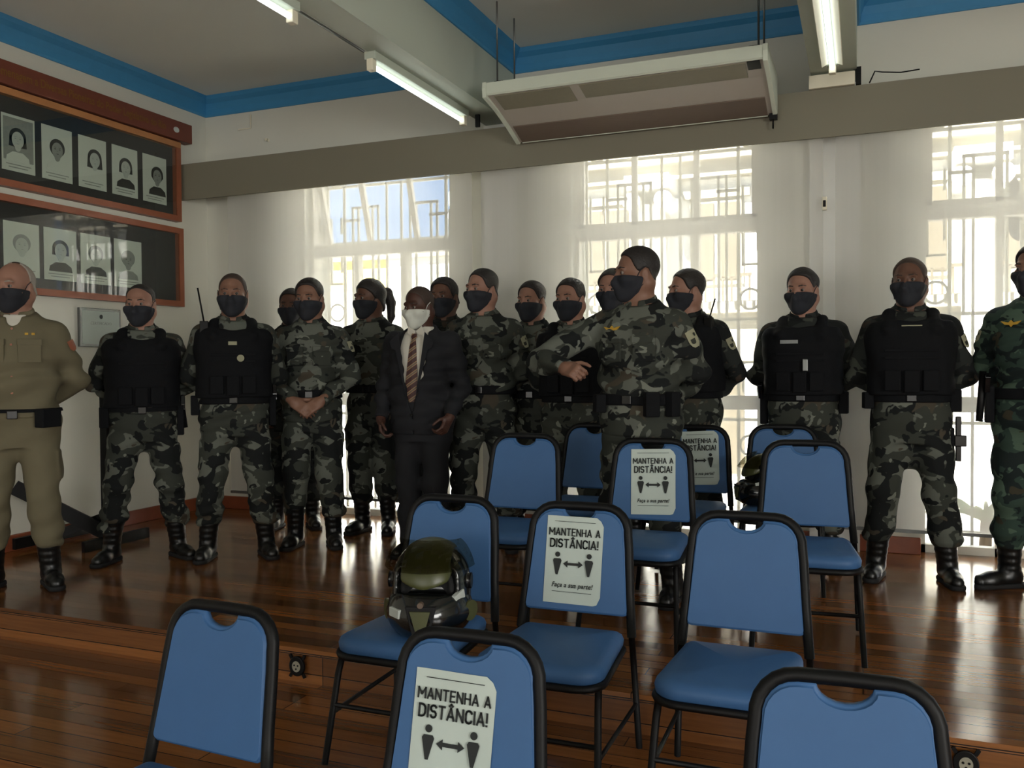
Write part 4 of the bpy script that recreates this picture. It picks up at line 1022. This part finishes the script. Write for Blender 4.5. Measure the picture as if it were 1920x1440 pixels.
    for s in (-1, 1):
        hp, kn, an = LEG[s]; ta = math.radians(toe)*s; tx, ty = math.sin(ta), -math.cos(ta)
        lq = lambda z: (an[0]+(kn[0]-an[0])*(z-.085)/.405, an[1]+(kn[1]-an[1])*(z-.085)/.405, z); Bt = Sdf().u(cone((an[0], an[1]+.006, .075), lq(.30 if blo else .1), .052, .062), 0)
        Bt.u(cone((an[0]-tx*.03, an[1]-ty*.03, .05), (an[0]+tx*.105, an[1]+ty*.105, .042), .043, .042), .03); Bt.u(cone((an[0]+tx*.10, an[1]+ty*.10, .04), (an[0]+tx*.165, an[1]+ty*.165, .036), .045, .036), .02)
        Bt.clip(below(.012, -1), .004)
        if blo: Bt.warp(lambda P: (.0015*np.sin(P[:, 2]*170)*(P[:, 2] > .1)).astype(np.float32))
        bo = sdf_obj('boot' if blo else 'shoe', Bt, (an[0]-.13, an[1]-.26, -.01), (an[0]+.13, an[1]+.13, .40), .0062, M['boot'], root, sc)
        So = Sdf().u(cone((an[0]-tx*.035, an[1]-ty*.035, .014), (an[0]+tx*.165, an[1]+ty*.165, .014), .050, .044), 0).clip(below(.026), .002).clip(below(.0, -1), .002)
        sdf_obj('sole', So, (an[0]-.13, an[1]-.26, -.012), (an[0]+.13, an[1]+.13, .05), .0062, M['blackmat'], bo, sc)
    # ---- upper garment
    top = {'khaki': 'khaki', 'suit': 'suit', 'camo_dim': 'camo_dim', 'camo_green': 'camo_green'}.get(outfit.replace('_vest', ''), 'camo')
    off = .024 if outfit != 'suit' else .030; so, sfront = torso(off, g, belly)
    J = Sdf(); J.fn(so, (0, 0, 1.16), .46, 0.)
    J.cut(cone((0, -.0, 1.515), tuple(hd.p((0, .0, -.05))), .060, .066), .008)
    for s in (-1, 1):
        sh, el, wr, dr, pn, cu = A[s]; wv = Vector(wr)-Vector(el); we = tuple(Vector(el)+wv*.97)
        J.u(cone(sh, el, .068*(.4+.6*g), .060), .05); J.u(cone(el, we, .060, .043), .012)
        J.clip((lambda q, v: lambda P: np.minimum((P-A3(*q))@A3(*v), .05-0*P[:, 0]) if False else np.where(np.linalg.norm(P-A3(*q), axis=1) < .09, (P-A3(*q))@A3(*v), -1.).astype(np.float32))(we, tuple(wv.normalized())), 0)
    if outfit == 'khaki': J.cut(ell((0, -.085, 1.462), (.036, .06, .05)), .006)
    if outfit == 'suit':
        J.clip(below(.80, -1), .006)
        J.cut(rbox((-.004, -.16, 1.24), (.001, .2, .0), .0), 0)
        J.cut(ell((0, -.155, 1.44), (.062, .10, .05)), .004)
        J.clip(lambda P: np.where(P[:, 1] < -.02, np.clip((P[:, 2]-.90)*.21, .0, .088)-np.abs(P[:, 0]+.012), -1.).astype(np.float32), .003)
    else:
        J.clip(below(bz if tuck else bz-.16, -1), .006)
    J.clip(lambda P: (P[:, 2]-1.487-.32*P[:, 1])*.9, .004)
    J.warp(folds(.0040, seed+5, (1.12, 1.02, 1.25), .12))
    jk = sdf_obj('jacket' if outfit == 'suit' else 'shirt', J, (lo[0]-.02, lo[1]-.02, .78), (hi[0]+.02, hi[1]+.02, 1.56), .0078, M[top], root, sc, 1.9)
    if outfit != 'suit':
        Cn = Sdf().fn(lambda P: (np.hypot(np.hypot(P[:, 0], (P[:, 1]-.016)*.98)-.071-.05*(1.50-P[:, 2]), (P[:, 2]-(1.483+.32*P[:, 1]))*.42)-.0115), (0, 0, 1.48), .12, 0.)
        Cn.cut(rbox((0, -.1, 1.45), (.016, .06, .06), .002), .006)
        sdf_obj('collar', Cn, (-.13, -.13, 1.38), (.13, .13, 1.58), .006, M[top], jk, sc)
    up = dict(bz=bz, root=root, sc=sc, shirt=jk, front=sfront, A=A, LEG=LEG, g=g, belly=belly, trousers=tr, hd=hd, body=body)
    # ---- belt
    if outfit != 'suit':
        bt, bfront = torso(off+.010, g, belly, 2.4); Bb = Sdf().fn(bt, (0, 0, 1.0), .3, 0.).clip(below(bz+.048), .004).clip(below(bz-.008, -1), .004)
        up['belt'] = sdf_obj('belt', Bb, (-.3, -.28, .95), (.3, .28, 1.06), .0075, M['vest'], root, sc); up['bfront'] = bfront
        box_on(bfront, 0, bz+.02, .05, .045, .008, 'buckle', M['blackplastic'], up['belt'], sc)
    # ---- ballistic vest
    if outfit.endswith('_vest'):
        vt, vfront = torso(off+.030, g, belly, 2.7); Vv = Sdf().fn(vt, (0, 0, 1.2), .4, 0.).clip(below(1.415), .012).clip(below(bz+.03, -1), .01)
        for s in (-1, 1):
            sh, el = A[s][0], A[s][1]; Vv.cut(cone((sh[0]+s*.012, sh[1], sh[2]+.08), tuple(np.array(sh)*.45+np.array(el)*.55+A3(s*.03, 0, 0)), .078, .080), .012)
        Vv.cut(ell((0, -.05, 1.475), (.095, .15, .085)), .012)
        for s in (-1, 1):
            for a_, b_ in (((s*.112, vfront(.11, 1.36)+.02, 1.365), (s*.105, -.045, 1.445)), ((s*.105, -.045, 1.445), (s*.103, .045, 1.450)), ((s*.103, .045, 1.450), (s*.112, .13, 1.345))): Vv.u(cone(a_, b_, .036, .036), .014)
        Vv.warp(folds(.0018, seed+9))
        vs = sdf_obj('vest', Vv, (-.31, -.30, .98), (.31, .30, 1.53), .0075, M['vest'], root, sc); up['vest'] = vs; up['vfront'] = vfront
        for x, z, w_, h_ in ((-.09, bz+.11, .08, .11), (.0, bz+.105, .075, .12), (.09, bz+.11, .08, .11)): box_on(vfront, x, z, w_, h_, .022, 'pouch', M['vest'], vs, sc, .006)
        box_on(vfront, 0, 1.215, .26, .012, .004, 'webbing', M['vest'], vs, sc, .001); box_on(vfront, 0, 1.255, .26, .012, .004, 'webbing', M['vest'], vs, sc, .001)
    if extra: extra(up)
    return up

# ---- things worn or carried, each a part of its person
def patch(u, s, t=.34, w=.055, h=.075, m='patch', mark=True):
    sh, el = Vector(u['A'][s][0]), Vector(u['A'][s][1]); ax = (el-sh); L_ = ax.length; ax.normalize(); c = sh+ax*L_*t
    out = Vector((s*1., -.55, .15)); out = (out-ax*out.dot(ax)).normalized(); r = (.068*(.4+.6*u['g'])*(1-t)+.060*t)+.004; tg = ax.cross(out).normalized()*(-1 if s > 0 else 1)
    tg = out.cross(-ax).normalized()
    def shield(sx, sy, lift, name, mm, par, y0=0., x0=0.):
        bm = bmesh.new(); n = 8; G = []
        for j in range(n+1):
            v = j/n; wd = 1 if v < .55 else math.sqrt(max(0, 1-((v-.55)/.5)**2)); row = []
            for i in range(5):
                xx = (-1+i/2)*wd*sx/2+x0; a = xx/r; row.append(bm.verts.new((c-ax*(sy/2-v*sy-y0)+(out*math.cos(a)+tg*math.sin(a))*(r+lift))*u['sc']))
            G.append(row)
        for j in range(n):
            for i in range(4): f = bm.faces.new((G[j][i], G[j][i+1], G[j+1][i+1], G[j+1][i])); f.smooth = True
        bmesh.ops.remove_doubles(bm, verts=bm.verts, dist=1e-6); bmesh.ops.recalc_face_normals(bm, faces=bm.faces); mb = MB(); mb._add(bm); return mb.build(name, M[mm], par)
    p = shield(w, h, .004, 'sleeve_patch', m, u['shirt'])
    if mark:
        shield(w*.42, h*.3, .0055, 'patch_emblem', 'patch_dark', u['shirt'], h*.14, w*.12); shield(w*.22, h*.2, .0055, 'patch_emblem', 'patch_dark', u['shirt'], -h*.2, -w*.2)
def on_belt(u, ang, w, h, d, z, name, m='vest', bev=.006):
    """block hung on the belt at an angle round the waist (0 = front, 90 = viewer's right)"""
    z += u['bz']-.985; a = math.radians(ang); f, fr = torso(.034, u['g'], u['belly'], 2.4); r = np.linspace(.05, .4, 400); P = np.stack([r*math.sin(a), -r*math.cos(a), np.full_like(r, z)], 1).astype(np.float32)
    q = P[np.argmin(np.abs(f(P)))]
    Mx = Matrix.Scale(u['sc'], 4) @ Matrix.Translation(tuple(q)) @ Matrix.Rotation(a, 4, 'Z')
    return MB().box(-w/2, w/2, -d, .012, -h/2, h/2, M=Mx, bev=bev).build(name, M[m], u['belt']), Mx
def pistol(u, ang, z=.93, drop=0.):
    hb, Mx = on_belt(u, ang, .055, .19, .03, z-drop, 'holster')
    T = Mx @ Matrix.Translation((0, -.026, .085)) 
    MB().box(-.014, .014, -.012, .016, -.02, .022, M=T, bev=.003).box(-.018, .045, -.011, .015, -.012, .075, M=T @ Matrix.Rotation(.35, 4, 'Y'), bev=.004).build('pistol_grip', M['blackplastic'], u['belt'])
def name_tape(u, x=-.07, z=1.33, vest=True, w=.10, m='patch_dark', txt=False):
    fr = u['vfront'] if vest and 'vfront' in u else u['front']; box_on(fr, x, z, w, .022, .005, 'name_tape', M[m], u['vest'] if vest and 'vest' in u else u['shirt'], u['sc'], .001)
def round_badge(u, x, z, m='patch', vest=True):
    fr = u['vfront'] if vest and 'vfront' in u else u['front']; y = fr(x, z); MB().disc(x, z, .021, .021, y-.007, y+.01, M=Matrix.Scale(u['sc'], 4)).build('badge', M[m], u['vest'] if vest and 'vest' in u else u['shirt'])
def radio(u, s, zt=1.62):
    fr = u['vfront'] if 'vfront' in u else u['front']; par = u.get('vest') or u['shirt']; x = s*.165; y = fr(s*.12, 1.38)+.06
    MB().box(x-.025, x+.025, y-.02, y+.015, 1.33, 1.46, M=Matrix.Scale(u['sc'], 4), bev=.004).tube([(x*u['sc'], y*u['sc'], 1.45*u['sc']), ((x+s*.035)*u['sc'], (y+.01)*u['sc'], zt*u['sc'])], .005, 6).build('radio', M['black'], par)
def breast_wings(u, x=-.085, z=1.36, m='badge_gold'):
    fr = u['front']; mb = MB(); y = fr(x, z)-.003; sl = math.atan2(fr(x+.03, z)-fr(x-.03, z), .06); T = Matrix.Scale(u['sc'], 4) @ Matrix.Translation((x, y, z)) @ Matrix.Rotation(sl, 4, 'Z')
    mb.prism([(-.05, .012), (-.012, .004), (0, .016), (.012, .004), (.05, .012), (.03, -.006), (.008, -.008), (0, -.018), (-.008, -.008), (-.03, -.006)], -.003, .004, T); mb.build('breast_badge', M[m], u['shirt'])
def chest_pocket(u, x, z=1.29, m='camo', w=.11, h=.12):
    box_on(u['front'], x, z, w, h, .006, 'chest_pocket', M[m], u['shirt'], u['sc'], .003); box_on(u['front'], x, z+h*.40, w+.006, h*.28, .010, 'pocket_flap', M[m], u['shirt'], u['sc'], .003)
# ---- the people
def x_khaki(u):
    chest_pocket(u, .085, 1.28, 'khaki'); chest_pocket(u, -.085, 1.28, 'khaki')
    for k in range(2): box_on(u['front'], .07+.03*k, 1.372, .016, .012, .004, 'insignia', M['badge_gold'], u['shirt'], u['sc'], .001)
    patch(u, 1, .3, .05, .06, 'wood_red', False); patch(u, -1, .3, .05, .06, 'wood_red', False)
    on_belt(u, 52, .12, .10, .05, .985, 'pouch'); on_belt(u, -40, .07, .09, .04, .985, 'pouch')
    s = u['sc']
    for k in (-1, 1): MB().box(-.055, .045, -.022, .022, 0, .016, M=Matrix.Scale(s, 4) @ Matrix.Translation((k*.140, .014, 1.431)) @ Matrix.Rotation(k*.42, 4, 'Y'), bev=.003).build('epaulette', M['khaki'], u['shirt'])
    uf, _ = torso(.010, u['g'], u['belly']); sd = Sdf().fn(uf, (0, 0, 1.45), .2, 0.).clip(below(1.478), .003).clip(below(1.40, -1), .003).clip(lambda P: np.abs(P[:, 0])-.055, .003).clip(lambda P: P[:, 1]+.01, .003); sdf_obj('undershirt', sd, (-.07, -.14, 1.38), (.07, .02, 1.50), .006, M['shirtwhite'], u['root'], s)
    bt = MB()
    for k in range(5): z = 1.40-.085*k; y = u['front'](0, z); bt.disc(0, z, .006, .006, y-.004, y+.004, 10, Matrix.Scale(s, 4))
    bt.build('button', M['wood_red'], u['shirt'])
person('officer in khaki uniform, bald with black mask, at the far left edge', (-4.26, 3.40), 1.77, 12, (22, 4, 0), 1.05, .015, 'back', {-1: (-.15, 0), 1: (.14, -.02)}, 20, 'fair', 'fringe', 'hair_grey', 'khaki', seed=11, extra=x_khaki, bz=.925)
def x2(u): pistol(u, 88); on_belt(u, -80, .05, .13, .04, .96, 'pouch'); MB().tube([tuple(Vector(v)*u['sc']) for v in ((.225, .02, 1.05), (.25, .0, .84))], .017, 8).build('baton', M['black'], u['belt'])
person('stocky officer in all-black vest, wide stance, beside the khaki officer', (-4.13, 4.15), 1.71, 2, (16, 2, 0), 1.06, .015, 'back', {-1: (-.20, 0), 1: (.20, .02)}, 25, 'fair', 'receding', 'hair_black', 'camo_vest', seed=21, extra=x2, bz=.945)
def x3(u): round_badge(u, .045, 1.235); name_tape(u, -.0, 1.325, m='patch', w=.05); radio(u, -1, 1.66); on_belt(u, -85, .05, .12, .04, .97, 'pouch'); pistol(u, 95)
person('tall broad officer with close-cropped head, round badge on black vest', (-3.645, 4.41), 1.78, 2, (5, 2, 0), 1.07, .015, 'back', {-1: (-.17, 0), 1: (.18, .0)}, 12, 'tan', 'buzz', 'hair_crop', 'camo_vest', seed=31, extra=x3, hair_t=.003, bz=.965)
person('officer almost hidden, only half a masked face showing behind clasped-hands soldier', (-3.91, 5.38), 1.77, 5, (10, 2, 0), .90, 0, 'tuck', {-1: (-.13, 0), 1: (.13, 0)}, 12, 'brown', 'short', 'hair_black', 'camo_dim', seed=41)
person('soldier in camouflage with hands clasped in front of his belt', (-3.385, 4.86), 1.775, 8, (14, 5, 0), 1.02, 0, 'front', {-1: (-.12, 0), 1: (.13, .0)}, 12, 'tan', 'short', 'hair_black', 'camo', seed=51, extra=lambda u: (patch(u, 1), name_tape(u, -.07, 1.32, False), chest_pocket(u, -.085, 1.25), chest_pocket(u, .085, 1.25)), tuck=False)
person('woman in camouflage with dark hair tied in a ponytail', (-3.26, 5.42), 1.81, 18, (34, 2, 0), .92, 0, 'back', {-1: (-.09, 0), 1: (.09, .03)}, 14, 'brown', 'long', 'hair_black', 'camo', seed=61, extra=lambda u: (name_tape(u, -.06, 1.32, False), patch(u, -1)))
def x7(u):
    s = u['sc']; f, fr = torso(.008, u['g'], u['belly']); W = Sdf().fn(f, (0, 0, 1.2), .4, 0.).clip(below(.88, -1), .004).clip(below(1.50), .004); W.cut(cone((0, 0, 1.52), tuple(u['hd'].p((0, 0, -.05))), .056, .06), .006)
    sh = sdf_obj('shirt', W, (-.25, -.25, .86), (.25, .25, 1.56), .0075, M['shirtwhite'], u['root'], s)
    for k in (-1, 1): MB().prism([(0, 0), (k*.045, .035), (k*.06, -.01), (k*.022, -.045)], -.006, .004, Matrix.Scale(s, 4) @ Matrix.Translation((-.006, fr(0, 1.46)-.014, 1.468)) @ Matrix.Rotation(.45, 4, 'X')).build('collar', M['shirtwhite'], sh, bevel=.002)
    bm = bmesh.new(); G = []
    for z, w in ((1.452, .016), (1.43, .020), (1.418, .014), (1.36, .024), (1.24, .034), (1.12, .042), (.985, .047), (.945, .012)):
        y = fr(-.008, min(z, 1.44))-.010-(.012 if z > 1.415 else 0); G.append([bm.verts.new(Vector((-.010-.02*(1.45-z)+q*w, y+abs(q)*.004, z))*s) for q in (-1, 0, 1)])
    for a, b in zip(G, G[1:]):
        for i in (0, 1): bm.faces.new((a[i], a[i+1], b[i+1], b[i]))
    bmesh.ops.recalc_face_normals(bm, faces=bm.faces); bmesh.ops.solidify(bm, geom=bm.faces[:], thickness=.004); mb = MB(); mb._add(bm); mb.build('tie', M['tie'], root_tie(u))
    f2_, fr2 = torso(.038, u['g'], u['belly'])
    for k in (-1, 1): MB().prism([(k*.088-.012, 1.46), (k*.150-.012, 1.40), (k*.135-.012, 1.355), (k*.11-.012, 1.345), (k*.028-.012, 1.02)], -.003, .003, Matrix.Scale(s, 4) @ Matrix(((1, 0, 0, 0), (0, 1, .06, fr2(.06, 1.25)-.06*1.25), (0, 0, 1, 0), (0, 0, 0, 1)))).build('lapel', M['suit'], u['shirt'], bevel=.002)
    box_on(fr2, -.012, .93, .014, .014, .006, 'button', M['black'], u['shirt'], s, .002)
def root_tie(u): return u['root']
person('man in dark suit, striped tie and white mask', (-2.565, 4.86), 1.69, 20, (20, 7, 0), 1.06, .03, 'side', {-1: (-.09, .0), 1: (.10, .0)}, 16, 'dark', 'buzz', 'hair_crop', 'suit', mask='maskwhite', seed=71, extra=x7,
       arms={-1: ((-.19, .014, 1.405), (-.262, .03, 1.13), (-.24, -.12, .90), (.2, -.3, -1), (1, .2, 0), .9), 1: ((.19, .014, 1.405), (.268, .03, 1.12), (.235, -.15, .915), (-.25, -.45, -.8), (-1, .2, 0), 1.0)})
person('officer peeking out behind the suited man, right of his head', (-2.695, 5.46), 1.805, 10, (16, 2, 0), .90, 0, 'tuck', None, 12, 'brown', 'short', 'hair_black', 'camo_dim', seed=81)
person('tall soldier in camouflage standing right behind the suited man', (-2.29, 5.20), 1.817, 14, (30, 0, 0), 1.06, .01, 'hide', {-1: (-.16, 0), 1: (.16, 0)}, 14, 'fair', 'short', 'hair_black', 'camo', seed=91, extra=lambda u: (name_tape(u, -.08, 1.32, False), chest_pocket(u, -.085, 1.26), chest_pocket(u, .085, 1.26), patch(u, 1)))
person('fair officer at the back between the tall soldier and the vest-wearing one', (-2.05, 5.47), 1.752, 12, (20, 3, 0), .90, 0, 'tuck', None, 12, 'fair', 'short', 'hair_black', 'camo', seed=101, extra=lambda u: patch(u, 1))
def x11(u): name_tape(u, -.0, 1.325, m='blackmat', w=.14); round_badge(u, -.06, 1.27, 'vest')
person('officer in dark vest standing behind the foreground soldier\'s bent elbow', (-1.69, 5.20), 1.732, 10, (20, 3, 0), 1.0, .0, 'hide', {-1: (-.12, 0), 1: (.12, 0)}, 12, 'fair', 'short', 'hair_black', 'camo_vest', seed=111, extra=x11)
person('officer half hidden at the back, left of the foreground soldier', (-1.50, 5.48), 1.807, 8, (12, 2, 0), .88, 0, 'tuck', None, 12, 'fair', 'short', 'hair_black', 'camo', seed=121)
def x13(u):
    patch(u, 1, .36, .062, .088); breast_wings(u, -.085, 1.352); name_tape(u, .08, 1.335, False); chest_pocket(u, .085, 1.25); chest_pocket(u, -.085, 1.25)
    on_belt(u, 40, .07, .12, .045, .985, 'pouch'); on_belt(u, 68, .055, .12, .04, .985, 'pouch'); on_belt(u, -50, .08, .09, .04, .985, 'pouch')
def local_pts(pos, phi, h, pts):
    rz = math.atan2(-pos[0], pos[1])-math.radians(phi); Mi = Matrix.Rotation(-rz, 3, 'Z')
    return [tuple((Mi @ (p-Vector((pos[0], pos[1], 0))))*(1.765/h)) for p in pts]
e13, w13 = local_pts((-1.05, 4.34), 24, 1.785, [on_y(1008, 674, 4.17), on_y(1060, 690, 4.00)])
ARM13 = ((-.19, .0, 1.385), e13, w13, tuple(Vector(w13)-Vector(e13)), (.3, .6, -.6), 1.3)
person('tall soldier in front offering his elbow, yellow badge on chest', (-1.05, 4.34), 1.785, 24, (44, 2, 0), 1.10, .01, 'back', {-1: (-.14, 0), 1: (.15, .02)}, 12, 'tan', 'short', 'hair_black', 'camo', seed=131, extra=x13, tuck=False,
       arms={-1: ARM13})
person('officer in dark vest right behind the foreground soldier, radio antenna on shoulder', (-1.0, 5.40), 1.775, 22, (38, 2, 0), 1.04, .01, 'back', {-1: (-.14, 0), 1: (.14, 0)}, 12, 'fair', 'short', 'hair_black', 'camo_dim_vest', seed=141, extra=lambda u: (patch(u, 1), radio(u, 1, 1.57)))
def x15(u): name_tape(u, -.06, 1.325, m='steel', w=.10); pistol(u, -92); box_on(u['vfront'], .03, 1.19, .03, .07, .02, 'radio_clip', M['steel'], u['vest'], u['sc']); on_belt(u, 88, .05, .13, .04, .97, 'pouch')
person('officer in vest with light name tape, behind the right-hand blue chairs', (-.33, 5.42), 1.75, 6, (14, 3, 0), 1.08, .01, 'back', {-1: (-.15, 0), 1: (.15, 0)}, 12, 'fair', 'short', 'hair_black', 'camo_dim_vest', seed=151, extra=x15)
def x16(u):
    patch(u, 1, m='patch'); s = u['sc']
    LG = u['LEG'][1]; hb = MB().box(.175, .215, -.05, .05, .62, .84, M=Matrix.Scale(s, 4), bev=.006).build('thigh_holster', M['vest'], u['trousers'])
    MB().box(.222, .25, -.03, .02, .66, .90, M=Matrix.Scale(s, 4), bev=.005).box(.215, .275, -.035, .02, .74, .80, M=Matrix.Scale(s, 4), bev=.005).build('pistol', M['blackplastic'], u['trousers'])
    on_belt(u, 85, .06, .12, .045, .985, 'pouch'); on_belt(u, -75, .06, .09, .04, .985, 'pouch')
    box_on(u['vfront'], 0, 1.385, .10, .006, .004, 'piping', M['patch'], u['vest'], s, .001)
person('broad officer in plain dark vest with thigh holster, standing right of the chairs', (.235, 5.23), 1.765, -3, (14, 0, 0), 1.05, .01, 'back', {-1: (-.17, 0), 1: (.19, -.02)}, 10, 'brown', 'buzz', 'hair_crop', 'camo_dim_vest', crotch=.69, seed=161, extra=x16)
def x17(u): breast_wings(u, -.09, 1.36); pistol(u, -70, .95); MB().tube([tuple(Vector(v)*u['sc']) for v in ((-.225, -.09, 1.12), (-.24, -.10, .86))], .018, 8).build('baton', M['black'], u['belt']); patch(u, -1)
person('soldier in green camouflage cut off by the right edge', (.83, 5.20), 1.80, 10, (20, 0, 0), 1.05, 0, 'back', {-1: (-.12, -.03), 1: (.14, .05)}, 40, 'tan', 'short', 'hair_black', 'camo_green', seed=171, extra=x17)
